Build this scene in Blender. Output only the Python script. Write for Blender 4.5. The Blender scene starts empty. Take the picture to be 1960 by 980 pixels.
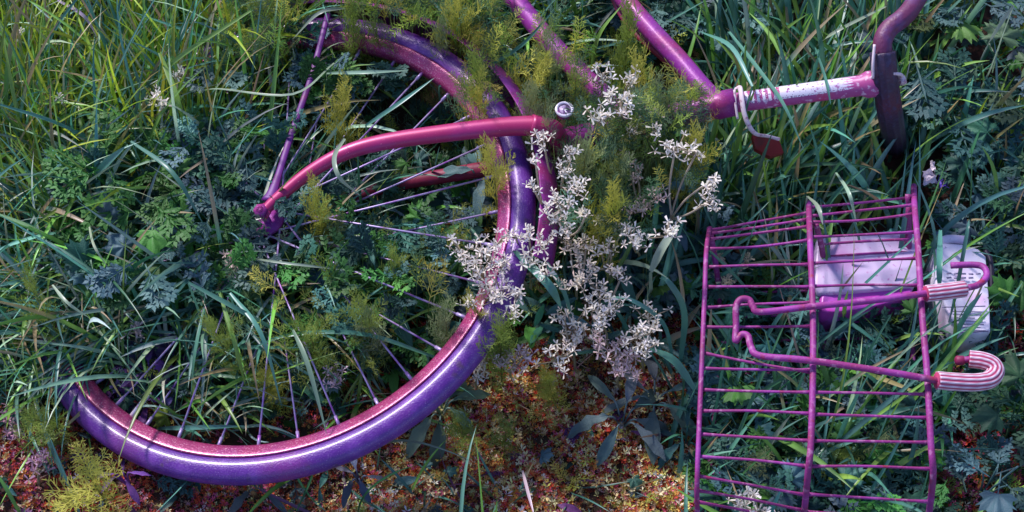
import bpy, math, random
import numpy as np
from mathutils import Vector
rng = np.random.default_rng(7); random.seed(7)
C = bpy.context.scene
col = C.collection
R_ = math.radians

# ---------------------------------------------------------------- camera
TILT = R_(30.0); DIST = 1.9; F = 2822.0
CAM = np.array([0, -math.sin(TILT)*DIST, math.cos(TILT)*DIST])
FW = np.array([0, math.sin(TILT), -math.cos(TILT)]); UPV = np.array([0, math.cos(TILT), math.sin(TILT)])
cd = bpy.data.cameras.new('camera'); cam = bpy.data.objects.new('camera', cd); col.objects.link(cam)
cam.location = CAM; cam.rotation_euler = (TILT, 0, 0)
cd.sensor_width = 36; cd.lens = F/1960*36; cd.clip_start = .05; cd.clip_end = 500
C.camera = cam
# ---------------------------------------------------------------- world, sun, exposure
SUN_EL = R_(42); SUN_AZ = math.atan2(-.62, .78)        # azimuth measured from +Y towards +X
w = bpy.data.worlds.new('World'); C.world = w; w.use_nodes = True
nt = w.node_tree; bg = nt.nodes['Background']
sky = nt.nodes.new('ShaderNodeTexSky'); sky.sky_type = 'NISHITA'; sky.sun_disc = False
sky.sun_elevation = SUN_EL; sky.sun_rotation = SUN_AZ; sky.ozone_density = 3.0; sky.dust_density = .3
tn = nt.nodes.new('ShaderNodeMix'); tn.data_type = 'RGBA'; tn.blend_type = 'MULTIPLY'; tn.inputs[0].default_value = 1
tn.inputs[7].default_value = (1.08, .88, 1.10, 1)      # dusky violet evening sky
nt.links.new(sky.outputs[0], tn.inputs[6]); nt.links.new(tn.outputs[2], bg.inputs[0]); bg.inputs[1].default_value = .12
sl = bpy.data.lights.new('sun', 'SUN'); sun = bpy.data.objects.new('sun', sl); col.objects.link(sun)
sl.energy = 3.0; sl.angle = R_(8.0); sl.color = (1, .89, .96)
sd = Vector((math.sin(SUN_AZ)*math.cos(SUN_EL), math.cos(SUN_AZ)*math.cos(SUN_EL), math.sin(SUN_EL)))
sun.rotation_euler = sd.to_track_quat('Z', 'Y').to_euler()
C.view_settings.view_transform = 'Standard'; C.view_settings.look = 'None'
C.view_settings.exposure = 0.66; C.view_settings.gamma = 1
C.render.engine = 'CYCLES'

# ---------------------------------------------------------------- helpers
G = -.03                                                 # ground level
def P(px, py, z=0.0):
    """photograph position -> place in the world at height z"""
    d = FW + (px-980)/F*np.array([1, 0, 0]) + (490-py)/F*UPV
    t = (z-CAM[2])/d[2]
    return CAM + t*d
def proj(p):
    d = p-CAM; z = d @ FW
    return np.stack([980+F*d[..., 0]/z, 490-F*(d @ UPV)/z], -1)
def ground_z(x, y):
    return G + .006*np.sin(x*9+1.3)*np.cos(y*11) + .004*np.sin(x*31+y*17) + .003*np.cos(y*43-x*23)

def mat(name, base=(.5, .5, .5), rough=.5, metal=0, coat=0, attr=False, transl=0, noise=None, spec=.5, bump=0, bscale=300):
    m = bpy.data.materials.new(name); m.use_nodes = True
    n = m.node_tree; b = n.nodes['Principled BSDF']; out = n.nodes['Material Output']
    b.inputs['Base Color'].default_value = (*base, 1); b.inputs['Roughness'].default_value = rough
    b.inputs['Metallic'].default_value = metal; b.inputs['Coat Weight'].default_value = coat
    b.inputs['Coat Roughness'].default_value = .2
    b.inputs['Specular IOR Level'].default_value = spec
    src = None
    if attr:
        a = n.nodes.new('ShaderNodeAttribute'); a.attribute_name = 'tint'; src = a.outputs['Color']
    if noise:                                            # list of (scale, lo, hi, colour)
        tc = n.nodes.new('ShaderNodeTexCoord')
        for sc, lo, hi, c2 in noise:
            t = n.nodes.new('ShaderNodeTexNoise'); t.inputs['Scale'].default_value = sc; t.inputs['Detail'].default_value = 6
            n.links.new(tc.outputs['Object'], t.inputs['Vector'])
            r = n.nodes.new('ShaderNodeMapRange'); r.inputs[1].default_value = lo; r.inputs[2].default_value = hi
            n.links.new(t.outputs[0], r.inputs[0])
            mx = n.nodes.new('ShaderNodeMix'); mx.data_type = 'RGBA'
            n.links.new(r.outputs[0], mx.inputs[0])
            if src: n.links.new(src, mx.inputs[6])
            else: mx.inputs[6].default_value = (*base, 1)
            mx.inputs[7].default_value = (*c2, 1); src = mx.outputs[2]
    if src: n.links.new(src, b.inputs['Base Color'])
    if bump:
        tc = n.nodes.new('ShaderNodeTexCoord'); t = n.nodes.new('ShaderNodeTexNoise'); t.inputs['Scale'].default_value = bscale
        n.links.new(tc.outputs['Object'], t.inputs['Vector'])
        bp = n.nodes.new('ShaderNodeBump'); bp.inputs['Strength'].default_value = bump; bp.inputs['Distance'].default_value = .002
        n.links.new(t.outputs[0], bp.inputs['Height']); n.links.new(bp.outputs[0], b.inputs['Normal'])
    if transl:
        tr = n.nodes.new('ShaderNodeBsdfTranslucent'); ms = n.nodes.new('ShaderNodeMixShader'); ms.inputs[0].default_value = transl
        if src: n.links.new(src, tr.inputs[0])
        else: tr.inputs[0].default_value = (*base, 1)
        n.links.new(b.outputs[0], ms.inputs[1]); n.links.new(tr.outputs[0], ms.inputs[2]); n.links.new(ms.outputs[0], out.inputs[0])
    return m

class MB:
    """collects vertices, faces and one tint per vertex, then links ONE mesh object"""
    def __init__(s): s.v = []; s.f = []; s.c = []; s.n = 0
    def add(s, v, f, c=(1, 1, 1)):
        v = np.asarray(v, float).reshape(-1, 3); s.v.append(v)
        c = np.asarray(c, float)
        s.c.append(np.broadcast_to(c, (len(v), 3)) if c.ndim == 1 else c)
        if isinstance(f, np.ndarray): f = [tuple(r) for r in (f+s.n).tolist()]
        else: f = [tuple(i+s.n for i in q) for q in f]
        s.f += f; s.n += len(v)
    def build(s, name, m, parent=None, smooth=True, org=None):
        V = np.concatenate(s.v)
        if org is not None: V = V-np.asarray(org)
        me = bpy.data.meshes.new(name); me.from_pydata(V.tolist(), [], s.f)
        a = me.color_attributes.new('tint', 'FLOAT_COLOR', 'POINT')
        cc = np.ones((len(V), 4), np.float32); cc[:, :3] = np.concatenate(s.c); a.data.foreach_set('color', cc.ravel())
        me.polygons.foreach_set('use_smooth', np.full(len(me.polygons), smooth)); me.materials.append(m); me.update()
        o = bpy.data.objects.new(name, me); col.objects.link(o)
        if parent: o.parent = parent
        if org is not None and parent is None: o.location = org
        return o
def empty(name, loc, label, cat, group=None):
    o = bpy.data.objects.new(name, None); col.objects.link(o); o.location = loc; o.empty_display_size = .02
    o['label'] = label; o['category'] = cat
    if group: o['group'] = group
    return o
def tag(o, label, cat, group=None, kind=None):
    if label: o['label'] = label
    if cat: o['category'] = cat
    if group: o['group'] = group
    if kind: o['kind'] = kind
    return o
def catmull(pts, n=8):
    p = np.asarray(pts, float)
    if len(p) < 3: 
        t = np.linspace(0, 1, n+1)[:, None]; return p[0]*(1-t)+p[-1]*t
    q = np.vstack([2*p[0]-p[1], p, 2*p[-1]-p[-2]]); out = []
    for i in range(1, len(q)-2):
        for k in range(n):
            t = k/n
            out.append(.5*((2*q[i])+(-q[i-1]+q[i+1])*t+(2*q[i-1]-5*q[i]+4*q[i+1]-q[i+2])*t*t+(-q[i-1]+3*q[i]-3*q[i+1]+q[i+2])*t**3))
    out.append(q[-2]); return np.array(out)
def tube(mb, pts, rad, seg=12, c=(1, 1, 1), closed=False, flat=None, cfun=None, cap=True):
    p = np.asarray(pts, float); n = len(p); rad = np.broadcast_to(np.asarray(rad, float), (n,))
    if closed: T = np.roll(p, -1, 0)-np.roll(p, 1, 0)
    else: T = np.gradient(p, axis=0)
    T /= np.linalg.norm(T, axis=1)[:, None]+1e-12
    a = np.array([0, 0, 1.]) if abs(T[0][2]) < .9 else np.array([1., 0, 0])
    N = []
    for t in T:
        a = a-t*(a @ t); a = a/np.linalg.norm(a); N.append(a)
    N = np.array(N); B = np.cross(T, N)
    th = np.linspace(0, 2*np.pi, seg, endpoint=False)
    fl = (1, 1) if flat is None else flat
    V = p[:, None]+rad[:, None, None]*(np.cos(th)[None, :, None]*N[:, None]*fl[0]+np.sin(th)[None, :, None]*B[:, None]*fl[1])
    i = np.arange(n if closed else n-1)[:, None]; j = np.arange(seg)[None]
    i2 = (i+1) % n; j2 = (j+1) % seg
    Fq = np.stack(np.broadcast_arrays(i*seg+j, i*seg+j2, i2*seg+j2, i2*seg+j), -1).reshape(-1, 4)
    cc = c
    if cfun: cc = np.array([cfun(k, n, q, seg) for k in range(n) for q in range(seg)])
    mb.add(V.reshape(-1, 3), Fq, cc)
    if not closed and cap:
        mb.f.append(tuple(mb.n-n*seg+k for k in range(seg))[::-1]); mb.f.append(tuple(mb.n-seg+k for k in range(seg)))
def PP(l): return [P(*q) for q in l]

# ---------------------------------------------------------------- materials
M = {}
M['soil'] = mat('soil', (.05, .022, .016), .95, noise=[(30, .4, .65, (.10, .04, .022)), (220, .5, .7, (.03, .03, .012)), (4, .45, .6, (.035, .04, .015))], bump=1, bscale=120)
M['grass'] = mat('grass_blade', rough=.36, attr=True, transl=.22, spec=.55)
M['leaf'] = mat('weed_leaf', rough=.55, attr=True, transl=.2, spec=.35, bump=.3, bscale=500)
M['soft'] = mat('feathery_leaf', rough=.6, attr=True, transl=.3, spec=.3)
M['petal'] = mat('petal', rough=.6, attr=True, transl=.3, spec=.3)
M['moss'] = mat('moss', rough=.7, attr=True, transl=.25, spec=.3)
M['tyre'] = mat('violet_tyre', (.105, .02, .24), .40, coat=.32, noise=[(55, .6, .72, (.10, .05, .12)), (35, .5, .75, (.20, .06, .38)), (9, .5, .7, (.2, .03, .22)), (700, .58, .74, (.30, .2, .42))], bump=.35, bscale=500)
M['rim'] = mat('magenta_rim', (.33, .025, .12), .33, metal=.2, coat=.4, noise=[(18, .5, .7, (.28, .03, .2)), (600, .55, .7, (.62, .32, .4)), (8, .52, .66, (.18, .02, .07))], bump=.3, bscale=500)
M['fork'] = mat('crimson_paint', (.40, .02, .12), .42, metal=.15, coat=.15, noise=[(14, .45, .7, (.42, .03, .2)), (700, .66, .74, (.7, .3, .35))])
M['frame'] = mat('purple_paint', (.25, .022, .26), .48, metal=.1, coat=.08, noise=[(22, .45, .7, (.28, .02, .12)), (60, .58, .7, (.14, .02, .12)), (500, .62, .74, (.45, .25, .45))], bump=.2, bscale=300)
M['nut'] = mat('nut_face', (.22, .10, .28), .4, noise=[(200, .5, .6, (.5, .4, .55))])
M['stay'] = mat('shaded_purple_paint', (.13, .015, .19), .5, noise=[(30, .5, .7, (.2, .015, .09))])  # same purple paint as the frame, shade on the stay put into the colour
M['stem'] = mat('faded_pink_paint', (.40, .07, .24), .42, noise=[(40, .5, .7, (.5, .05, .16)), (140, .56, .66, (.62, .42, .55))])
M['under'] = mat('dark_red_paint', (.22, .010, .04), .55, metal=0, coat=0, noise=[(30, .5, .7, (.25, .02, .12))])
M['wire'] = mat('basket_paint', (.27, .027, .16), .58, noise=[(120, .57, .64, (.42, .16, .3)), (45, .58, .7, (.20, .04, .14)), (25, .45, .7, (.36, .05, .34)), (90, .6, .72, (.32, .02, .06))], bump=.25, bscale=400)
M['spoke'] = mat('spoke_steel', (.46, .38, .62), .4, metal=.3, noise=[(60, .5, .7, (.3, .06, .4))])
M['grip'] = mat('ribbed_grip', (.035, .02, .05), .5, noise=[(9, .5, .7, (.14, .015, .03)), (200, .5, .75, (.05, .05, .11))], bump=.5, bscale=250)
M['bar'] = mat('scuffed_bar', (.13, .025, .08), .5, noise=[(45, .48, .65, (.12, .05, .16)), (25, .5, .62, (.16, .02, .03))], bump=.4, bscale=220)
M['silver'] = mat('silver_decal', (.84, .82, .86), .3, metal=.2, noise=[(120, .6, .68, (.5, .2, .42))])
M['white'] = mat('white_metal', (.72, .62, .62), .45, noise=[(150, .55, .65, (.45, .25, .3))])
M['sleeve'] = mat('striped_sleeve', rough=.35, attr=True)
M['reflector'] = mat('red_reflector', (.20, .012, .015), .5, noise=[(60, .5, .7, (.10, .02, .02))])
M['plastic'] = mat('stained_plastic', (.66, .55, .72), .35, attr=False, noise=[(18, .42, .66, (.62, .32, .6)), (160, .6, .72, (.5, .2, .45))], bump=.15, bscale=60)
M['magenta'] = mat('magenta_plastic', (.62, .07, .5), .35, noise=[(40, .5, .7, (.5, .14, .6))])
M['bottle'] = mat('white_plastic', (.78, .76, .84), .3, noise=[(24, .52, .7, (.72, .52, .68)), (200, .66, .76, (.3, .28, .4))], bump=.2, bscale=70)
M['ink'] = mat('grey_print', (.22, .2, .32), .5)
M['dark'] = mat('black_plastic', (.02, .015, .03), .4)
M['blue'] = mat('blue_plastic', (.04, .08, .32), .5)
M['scrap'] = mat('white_foil', (.85, .78, .82), .3)
M['violet'] = mat('violet_foil', (.14, .08, .5), .4)

# ---------------------------------------------------------------- ground
def build_ground():
    mb = MB()
    xs = np.concatenate([[-60, -20, -6, -2.2], np.linspace(-1.4, 1.4, 150), [2.2, 6, 20, 60]])
    ys = np.concatenate([[-60, -20, -6, -2.2], np.linspace(-1.2, 1.4, 140), [2.2, 6, 20, 60]])
    X, Y = np.meshgrid(xs, ys, indexing='ij'); Z = ground_z(X, Y)+rng.normal(0, .0015, X.shape)
    Z[(abs(X) > 1.5) | (abs(Y) > 1.5)] = G
    n = len(ys); i = np.arange(len(xs)-1)[:, None]; j = np.arange(n-1)[None]
    f = np.stack([i*n+j, (i+1)*n+j, (i+1)*n+j+1, i*n+j+1], -1).reshape(-1, 4)
    mb.add(np.stack([X, Y, Z], -1), f)
    o = mb.build('ground', M['soil']); o['kind'] = 'structure'
build_ground()

# ---------------------------------------------------------------- protected places (where grass was trampled or cleared off the metal)
prot = np.zeros((980//2, 1960//2, 2), np.float32)           # probability of keeping clear, height of the thing there
prot[..., 1] = 9
yy, xx = np.mgrid[0:490, 0:980]
def protect(pts, rad, prob):
    """pts: world points of the thing's centre line"""
    q = proj(np.asarray(pts, float))/2; rad = rad/2
    for i in range(len(q)):
        x, y = q[i]
        x0, x1, y0, y1 = int(max(x-rad, 0)), int(min(x+rad+1, 980)), int(max(y-rad, 0)), int(min(y+rad+1, 490))
        if x0 >= x1 or y0 >= y1: continue
        s = prot[y0:y1, x0:x1]; s[..., 0] = np.maximum(s[..., 0], prob); s[..., 1] = np.minimum(s[..., 1], pts[i][2])

# ================================================================ BICYCLE
def dens(p, n=6): return catmull(p, n)
WC = np.array([-.297, .003, .052]); WN = np.array([-.2, -.02, 1.]); WN /= np.linalg.norm(WN)
WA = np.cross(WN, [0, 1, 0]); WA = -WA/np.linalg.norm(WA) if np.cross(WN, [0, 1, 0])[0] < 0 else WA/np.linalg.norm(np.cross(WN, [0, 1, 0]))
WB = np.cross(WN, WA)
if WB[1] < 0: WB = -WB
def wp(r, th, h=0):                                      # a point in the wheel's own frame
    th = np.asarray(th, float); return WC+np.expand_dims(np.cos(th), -1)*r*WA+np.expand_dims(np.sin(th), -1)*r*WB+h*WN
def rev(mb, prof, th, c=(1, 1, 1), closed=True, wob=0):   # profile (radius, height) turned about the wheel's axis
    n = len(prof); V = np.concatenate([wp(1, t)[None]*0+np.array([WC+(r+wob*math.sin(5*t))*(math.cos(t)*WA+math.sin(t)*WB)+h*WN for r, h in prof]) for t in th])
    k = len(th); i = np.arange(k if closed else k-1)[:, None]; j = np.arange(n-1)[None]
    i2 = (i+1) % k
    mb.add(V, np.stack(np.broadcast_arrays(i*n+j, i2*n+j, i2*n+j+1, i*n+j+1), -1).reshape(-1, 4), c)

bike = empty('bicycle', (0, 0, 0), 'old bicycle sprayed purple and crimson, lying on its side overgrown by grass', 'bicycle')
def part(mb, name, m, parent=bike, smooth=True): return mb.build(name, m, parent, smooth)
# wheel
th = np.linspace(0, 2*np.pi, 180, endpoint=False)
mb = MB(); a = np.linspace(-2.35, 2.35, 20)
rev(mb, [(.3155+.0168*math.cos(t), .0168*math.sin(t)) for t in a]+[(.3155+.0168*math.cos(-2.35), .0168*math.sin(-2.35))], th)
hub = MB(); tube(hub, [WC-WN*.034, WC-WN*.03, WC-WN*.026, WC+WN*.026, WC+WN*.03, WC+WN*.034], [.02, .021, .012, .012, .021, .02], 20)
tube(hub, [WC-WN*.06, WC+WN*.06], .0048, 10); tube(hub, [WC+WN*.052, WC+WN*.06], .009, 6)
wheel = part(mb, 'front_wheel', M['tyre'])
wheel['label'] = 'violet painted tyre of the front wheel'
mb = MB(); rev(mb, [(.3035, .0115), (.3045, .0135), (.3020, .0140), (.2985, .0120), (.2905, .0095), (.2865, .0060), (.2855, 0), (.2865, -.006), (.2905, -.0095), (.2985, -.012), (.302, -.014), (.3045, -.0135), (.3035, -.0115)], th)
mb.build('rim', M['rim'], wheel)
hub.build('hub', M['frame'], wheel)
for k in range(36):
    side = 1 if k % 2 else -1; t = 2*math.pi*k/36; off = (1 if (k//2) % 2 else -1)*R_(65)
    p0 = wp(.018, t+off, side*.03); p1 = wp(.288, t+R_(random.uniform(-.4, .4)), side*.002)
    m_ = (p0+p1)/2+np.array([0, 0, -.001]); s = MB(); tube(s, [p0, m_, p1], .00125, 6); tube(s, [p1, p1+(p0-p1)*.05], .0022, 6)
    s.build('spoke', M['spoke'], wheel)
v = MB(); p = wp(.288, R_(235), 0); q = wp(.25, R_(235), .0); tube(v, [p, q], [.0035, .003], 8); v.build('valve', M['silver'], wheel)
protect(wp(.312, np.linspace(R_(-138), R_(-45), 200)), 36, .95)
protect(wp(.312, np.linspace(R_(-45), R_(80), 200)), 32, .86)
protect(wp(.294, np.linspace(R_(-125), R_(0), 100)), 25, .8)
# mudguard: an open C section
mb = MB(); ths = np.linspace(R_(-14), R_(103), 70); pr = []
for t in np.linspace(-1.25, 1.25, 11): pr.append((.336+.024*math.cos(t), .031*math.sin(t)-.004))
pr2 = pr+[(r-.0015 if i else r, h) for i, (r, h) in reversed(list(enumerate(pr)))]
rev(mb, pr2, ths, closed=False); mud = part(mb, 'mudguard', M['frame'])
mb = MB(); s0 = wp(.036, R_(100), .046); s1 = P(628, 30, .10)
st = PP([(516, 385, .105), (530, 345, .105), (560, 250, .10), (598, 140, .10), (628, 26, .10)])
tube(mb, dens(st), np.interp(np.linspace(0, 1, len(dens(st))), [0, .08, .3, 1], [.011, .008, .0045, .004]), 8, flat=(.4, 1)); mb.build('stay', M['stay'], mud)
protect(dens(st), 8, .6)
# fork
def blade(name, pts, rr, m):
    p = dens(pts); mb = MB(); tube(mb, p, np.interp(np.linspace(0, 1, len(p)), [0, .5, 1], rr)*.94, 18, flat=(.9, 1.02)); o = mb.build(name, m, fork); return o, p
crown_hi = P(1035, 243, .165); crown_lo = P(1046, 302, .068)
mb = MB(); cp = dens([crown_hi+np.array([-.012, 0, .004]), crown_hi+np.array([.014, -.001, -.006]), crown_hi*.6+crown_lo*.4+np.array([.018, 0, 0]), crown_lo*.6+crown_hi*.4+np.array([.018, 0, 0]), crown_lo+np.array([.014, 0, .004]), crown_lo+np.array([-.012, 0, 0])])
tube(mb, cp, .0135, 16); fork = mb.build('fork', M['fork'], bike)
up, pu = blade('fork_blade', PP([(508, 402, .104), (530, 381, .108), (590, 332, .12), (660, 293, .133), (740, 271, .142), (860, 254, .153), (960, 243, .16), (1035, 240, .165)]), (.0070, .0105, .0135), M['fork'])
up['label'] = 'crimson fork blade lying over the wheel'
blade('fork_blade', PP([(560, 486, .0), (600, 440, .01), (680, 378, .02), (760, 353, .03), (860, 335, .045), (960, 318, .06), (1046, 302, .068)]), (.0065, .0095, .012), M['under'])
mb = MB(); d0 = P(508, 402, .104); tube(mb, [P(500, 410, .1), P(512, 398, .106)], [.012, .009], 12, flat=(.3, 1)); mb.build('dropout', M['fork'], up)
protect(pu, 30, .985)
mb = MB(); e = P(1080, 216, .17)
tube(mb, [e, e+np.array([0, -.002, .006])], [.0095, .0080], 20); mb2 = MB()
a_ = np.linspace(0, 2*np.pi, 24, endpoint=False); ring = np.stack([e[0]+.0098*np.cos(a_), e[1]+.0098*np.sin(a_), np.full(24, e[2]+.007)], -1)
rg = MB(); tube(rg, ring, .0020, 8, closed=True); [tube(rg, [e+np.array([0, 0, .0065]), e+np.array([.006*math.cos(q*1.3), .008*math.sin(q), .0062])], .0007, 6) for q in np.linspace(0, 5.2, 6)]; cn = rg.build('crown_nut', M['silver'], fork); mb.build('nut_face', M['nut'], cn); protect([e], 26, .95)
# frame
ax0 = crown_hi*.5+crown_lo*.5+np.array([.02, .002, 0]); ax1 = P(1385, 200, .165); ax2 = P(1690, 158, .20)
mb = MB(); tube(mb, [ax0, ax0+(ax1-ax0)*.04, ax0+(ax1-ax0)*.05, ax0+(ax1-ax0)*.94, ax0+(ax1-ax0)*.96, ax0+(ax1-ax0)*1.07], [.017, .017, .0155, .0155, .0172, .0172], 20)
frame = mb.build('frame', M['frame'], bike)
tt = dens(PP([(1080, -150, .10), (1130, -80, .12), (1192, -5, .14), (1250, 62, .15), (1300, 115, .157), (1345, 168, .163), (1382, 204, .165)]))
mb = MB(); tube(mb, tt, .0124, 18); mb.build('top_tube', M['frame'], frame); protect(tt[8:], 20, .8)
dt = dens(PP([(870, -140, .03), (930, -60, .045), (985, 0, .06), (1060, 90, .09), (1120, 150, .11), (1170, 200, .125), (1200, 244, .135)]))
mb = MB(); tube(mb, dt, .0136, 18); mb.build('down_tube', M['frame'], frame); protect(dt[20:27], 20, .4)
cb = dens(PP([(1160, -60, .1), (1180, 10, .115), (1215, 62, .125), (1262, 105, .13), (1310, 150, .135), (1360, 205, .14)])); mb = MB(); tube(mb, cb, .0045, 8); mb.build('brake_cable', M['under'], frame)
# stem with worn silver decal
ax = ax2-ax1; L = np.linalg.norm(ax)
mb = MB(); tube(mb, [ax1+ax*t for t in (-.05, 0, .1, .5, .86, .9, 1.0)], [.0128, .0128, .0122, .0122, .0128, .0165, .0165], 22); stem = mb.build('stem', M['stem'], bike)
protect([ax1+ax*t for t in np.linspace(0, 1, 60)], 26, .80)
axn = ax/L; sA = np.cross(axn, [0, 0, 1]); sA /= np.linalg.norm(sA); sB = np.cross(sA, axn)
mb = MB(); nt_ = 240; na = 30
tv = np.linspace(.12, .84, nt_); av = np.linspace(R_(-5), R_(140), na)   # the strip is worn along both edges
V = np.array([ax1+ax*t+(.0126)*(-sA*math.cos(q+.0)+sB*math.sin(q)) for t in tv for q in av]); ff = []
for i in range(nt_-1):
    for j in range(na-1):
        e_ = min(j, na-2-j)//2; worn = math.sin(i*.31)*math.sin(j*.7+i*.05)+math.sin(i*.093+j)*.5
        if random.random() < (.3 if e_ == 0 else .06 if e_ == 1 else .015) or (tv[i] < .36 and (i//6) % 2 == 0 and j > 3 and random.random() < .93) or worn > 1.15: continue
        ff.append((i*na+j, (i+1)*na+j, (i+1)*na+j+1, i*na+j+1))
mb.add(V, ff); dec = mb.build('decal', M['silver'], stem)
dec['label'] = 'worn silver decal strip'
# handlebar
hb = dens(PP([(1714, 290, -.03), (1711, 262, .05), (1704, 220, .15), (1694, 150, .212), (1690, 105, .235), (1690, 78, .245), (1702, 55, .25), (1728, 34, .255), (1748, 10, .255), (1775, -40, .25), (1800, -110, .22)]))
mb = MB(); tube(mb, hb, .0115, 18); bar = mb.build('handlebar', M['bar'], bike); protect(hb, 26, .93)
gp = hb[int(len(hb)*.06):int(len(hb)*.44)]; mb = MB()
def ribs(k, n, q, s): return (1, 1, 1)
p = gp; n0 = mb.n; tube(mb, p, .0150, 36); V = mb.v[-1].reshape(len(p), 36, 3); cen = V.mean(1, keepdims=True)
mb.v[-1] = (cen+(V-cen)*(1+.07*np.where(np.arange(36) % 3 == 0, -1, .5))[None, :, None]).reshape(-1, 3)
gr = mb.build('grip', M['grip'], bar)
# bright ring of the clamp around the grip
i0 = int(len(hb)*.33); c0 = P(1696, 148, .21); tdir = np.array([-.05, .8, .35]); tdir /= np.linalg.norm(tdir)
ua = np.cross(tdir, [0, 0, 1]); ua /= np.linalg.norm(ua); ub = np.cross(ua, tdir)
rp = [c0+.0185*(math.cos(t)*ua+math.sin(t)*ub) for t in np.linspace(R_(-20), R_(200), 22)]
mb = MB(); tube(mb, rp, .0021, 8); tube(mb, [rp[0]+np.array([.004, .003, -.002]), rp[0]+np.array([.005, -.007, -.002])], .0045, 10)
cl = mb.build('clamp_ring', M['white'], stem)
mb = MB(); tube(mb, dens(PP([(1671, 150, .225), (1671, 120, .24), (1674, 85, .252)])), .0018, 8); mb.build('bar_cable', M['white'], bar)
# bent white bracket with a red reflector
bp = dens(PP([(1407, 170, .185), (1416, 168, .192), (1420, 190, .19), (1424, 215, .182), (1432, 238, .172), (1446, 256, .16), (1470, 261, .15), (1492, 267, .145)]))
mb = MB(); tube(mb, bp, .0032, 8, flat=(.4, 1.0)); tube(mb, dens(PP([(1406, 172, .187), (1408, 200, .18), (1412, 228, .17)])), .0016, 8, flat=(.5, 1))
br = mb.build('bracket', M['white'], bike); protect(bp, 12, .8)
mb = MB(); q = PP([(1440, 258, .155), (1492, 270, .143), (1500, 292, .125), (1474, 300, .12), (1446, 284, .135)]); off = np.array([0, .004, -.012])
mb.add(np.array(q+[x+off for x in q]), [(0, 1, 2, 3, 4), (9, 8, 7, 6, 5)]+[(i, (i+1) % 5+0, (i+1) % 5+5, i+5) for i in range(5)]); mb.build('reflector', M['reflector'], br, False)

# ================================================================ WIRE BASKET
basket = empty('wire_basket', P(1560, 700, G), 'magenta painted wire bicycle basket lying on its side in the grass', 'basket')
BO = np.array(basket.location)
def bpart(mb, name, m, parent=basket):
    return mb.build(name, m, parent, True, BO) if parent is basket else mb.build(name, m, parent, True, BO)
posts = {'l': [(1358, 437, .11), (1352, 480, .145), (1349, 560, .155), (1344, 680, .16), (1339, 800, .155), (1335, 900, .145), (1334, 955, .12), (1336, 1000, .07), (1340, 1060, .0)],
         'm': [(1548, 388, .07), (1549, 420, .13), (1551, 470, .16), (1556, 600, .172), (1556, 720, .175), (1552, 850, .165), (1547, 900, .15), (1543, 945, .115), (1538, 1000, .04), (1536, 1050, -.01)],
         'r': [(1749, 356, .07), (1751, 400, .13), (1757, 470, .16), (1765, 600, .172), (1775, 720, .175), (1782, 850, .165), (1786, 900, .15), (1783, 945, .115), (1776, 1000, .04), (1772, 1050, -.01)]}
pc = {}
for k, l in posts.items():
    p = dens(PP(l)); mb = MB(); tube(mb, p, .0028 if k == 'l' else .0037, 12); bpart(mb, 'frame_wire', M['wire']); pc[k] = p
    protect(p, 12, .8)
def on(k, y):                                            # point of a post seen at photograph row y
    q = proj(pc[k]); i = int(np.argmin(abs(q[:, 1]-y))); j = min(max(i + (1 if q[i, 1] < y else -1), 0), len(q)-1)
    t = 0 if i == j else (y-q[i, 1])/(q[j, 1]-q[i, 1]+1e-9); return pc[k][i]*(1-t)+pc[k][j]*t
rl = [(438, 404), (444, 416), (455, 430), (473, 456), (508, 503), (546, 546), (586, 576), (623, 621), (672, 710), (702, 705), (743, 748), (784, 789), (828, 841), (871, 890), (908, 945), (936, 975), (958, 1000)]
rr_ = [(394, 374), (411, 389), (422, 406), (451, 441), (501, 491), (545, 543), (748, 752), (790, 797), (841, 844), (890, 895), (943, 958), (977, 985)]
for a_, b_, L_ in [('l', 'm', rl), ('m', 'r', rr_)]:
    for y0, y1 in L_:
        p0 = on(a_, y0)-np.array([0, 0, .004]); p1 = on(b_, y1)-np.array([0, 0, .004]); m_ = (p0+p1)/2+np.array([random.uniform(-.002, .002), random.uniform(-.0015, .0015), random.uniform(-.003, .003)])
        mb = MB(); tube(mb, dens([p0-(p1-p0)*.015, m_, p1+(p1-p0)*.012], 5), [.0027, .0019]+[.0016]*7+[.0019, .0027], 8); bpart(mb, 'cross_wire', M['wire']); protect(dens([p0, m_, p1], 16), 7, .30)
# the side and the far panel that rest in the grass
for l in ([(1738, 372, .11), (1740, 440, .07), (1739, 545, .01)], [(1740, 395, .10), (1732, 470, .05), (1720, 566, .0)], [(1562, 430, .12), (1574, 480, .06), (1580, 560, .0)],
          [(1739, 545, .01), (1748, 700, -.005), (1752, 860, -.01), (1772, 1040, -.01)], [(1580, 560, .0), (1575, 700, -.005), (1560, 860, -.01), (1538, 1040, -.01)], [(1358, 437, .11), (1372, 520, .04), (1378, 600, -.005), (1368, 800, -.01), (1340, 1050, -.005)]):
    mb = MB(); tube(mb, dens(PP(l)), .0036, 10); bpart(mb, 'frame_wire', M['wire'])
for y, z, x0, x1 in ((462, .065, 1566, 1740), (486, .05, 1573, 1736), (520, .025, 1578, 1738), (556, .006, 1380, 1738), (602, 0, 1380, 1742), (650, 0, 1380, 1745), (712, 0, 1376, 1748), (770, 0, 1372, 1750), (830, -.005, 1368, 1752), (900, -.005, 1362, 1756)):
    mb = MB(); tube(mb, dens(PP([(x0, y+6, z), ((x0+x1)/2, y, z), (x1, y-4, z)])), .0018, 8); bpart(mb, 'cross_wire', M['wire'])
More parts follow.
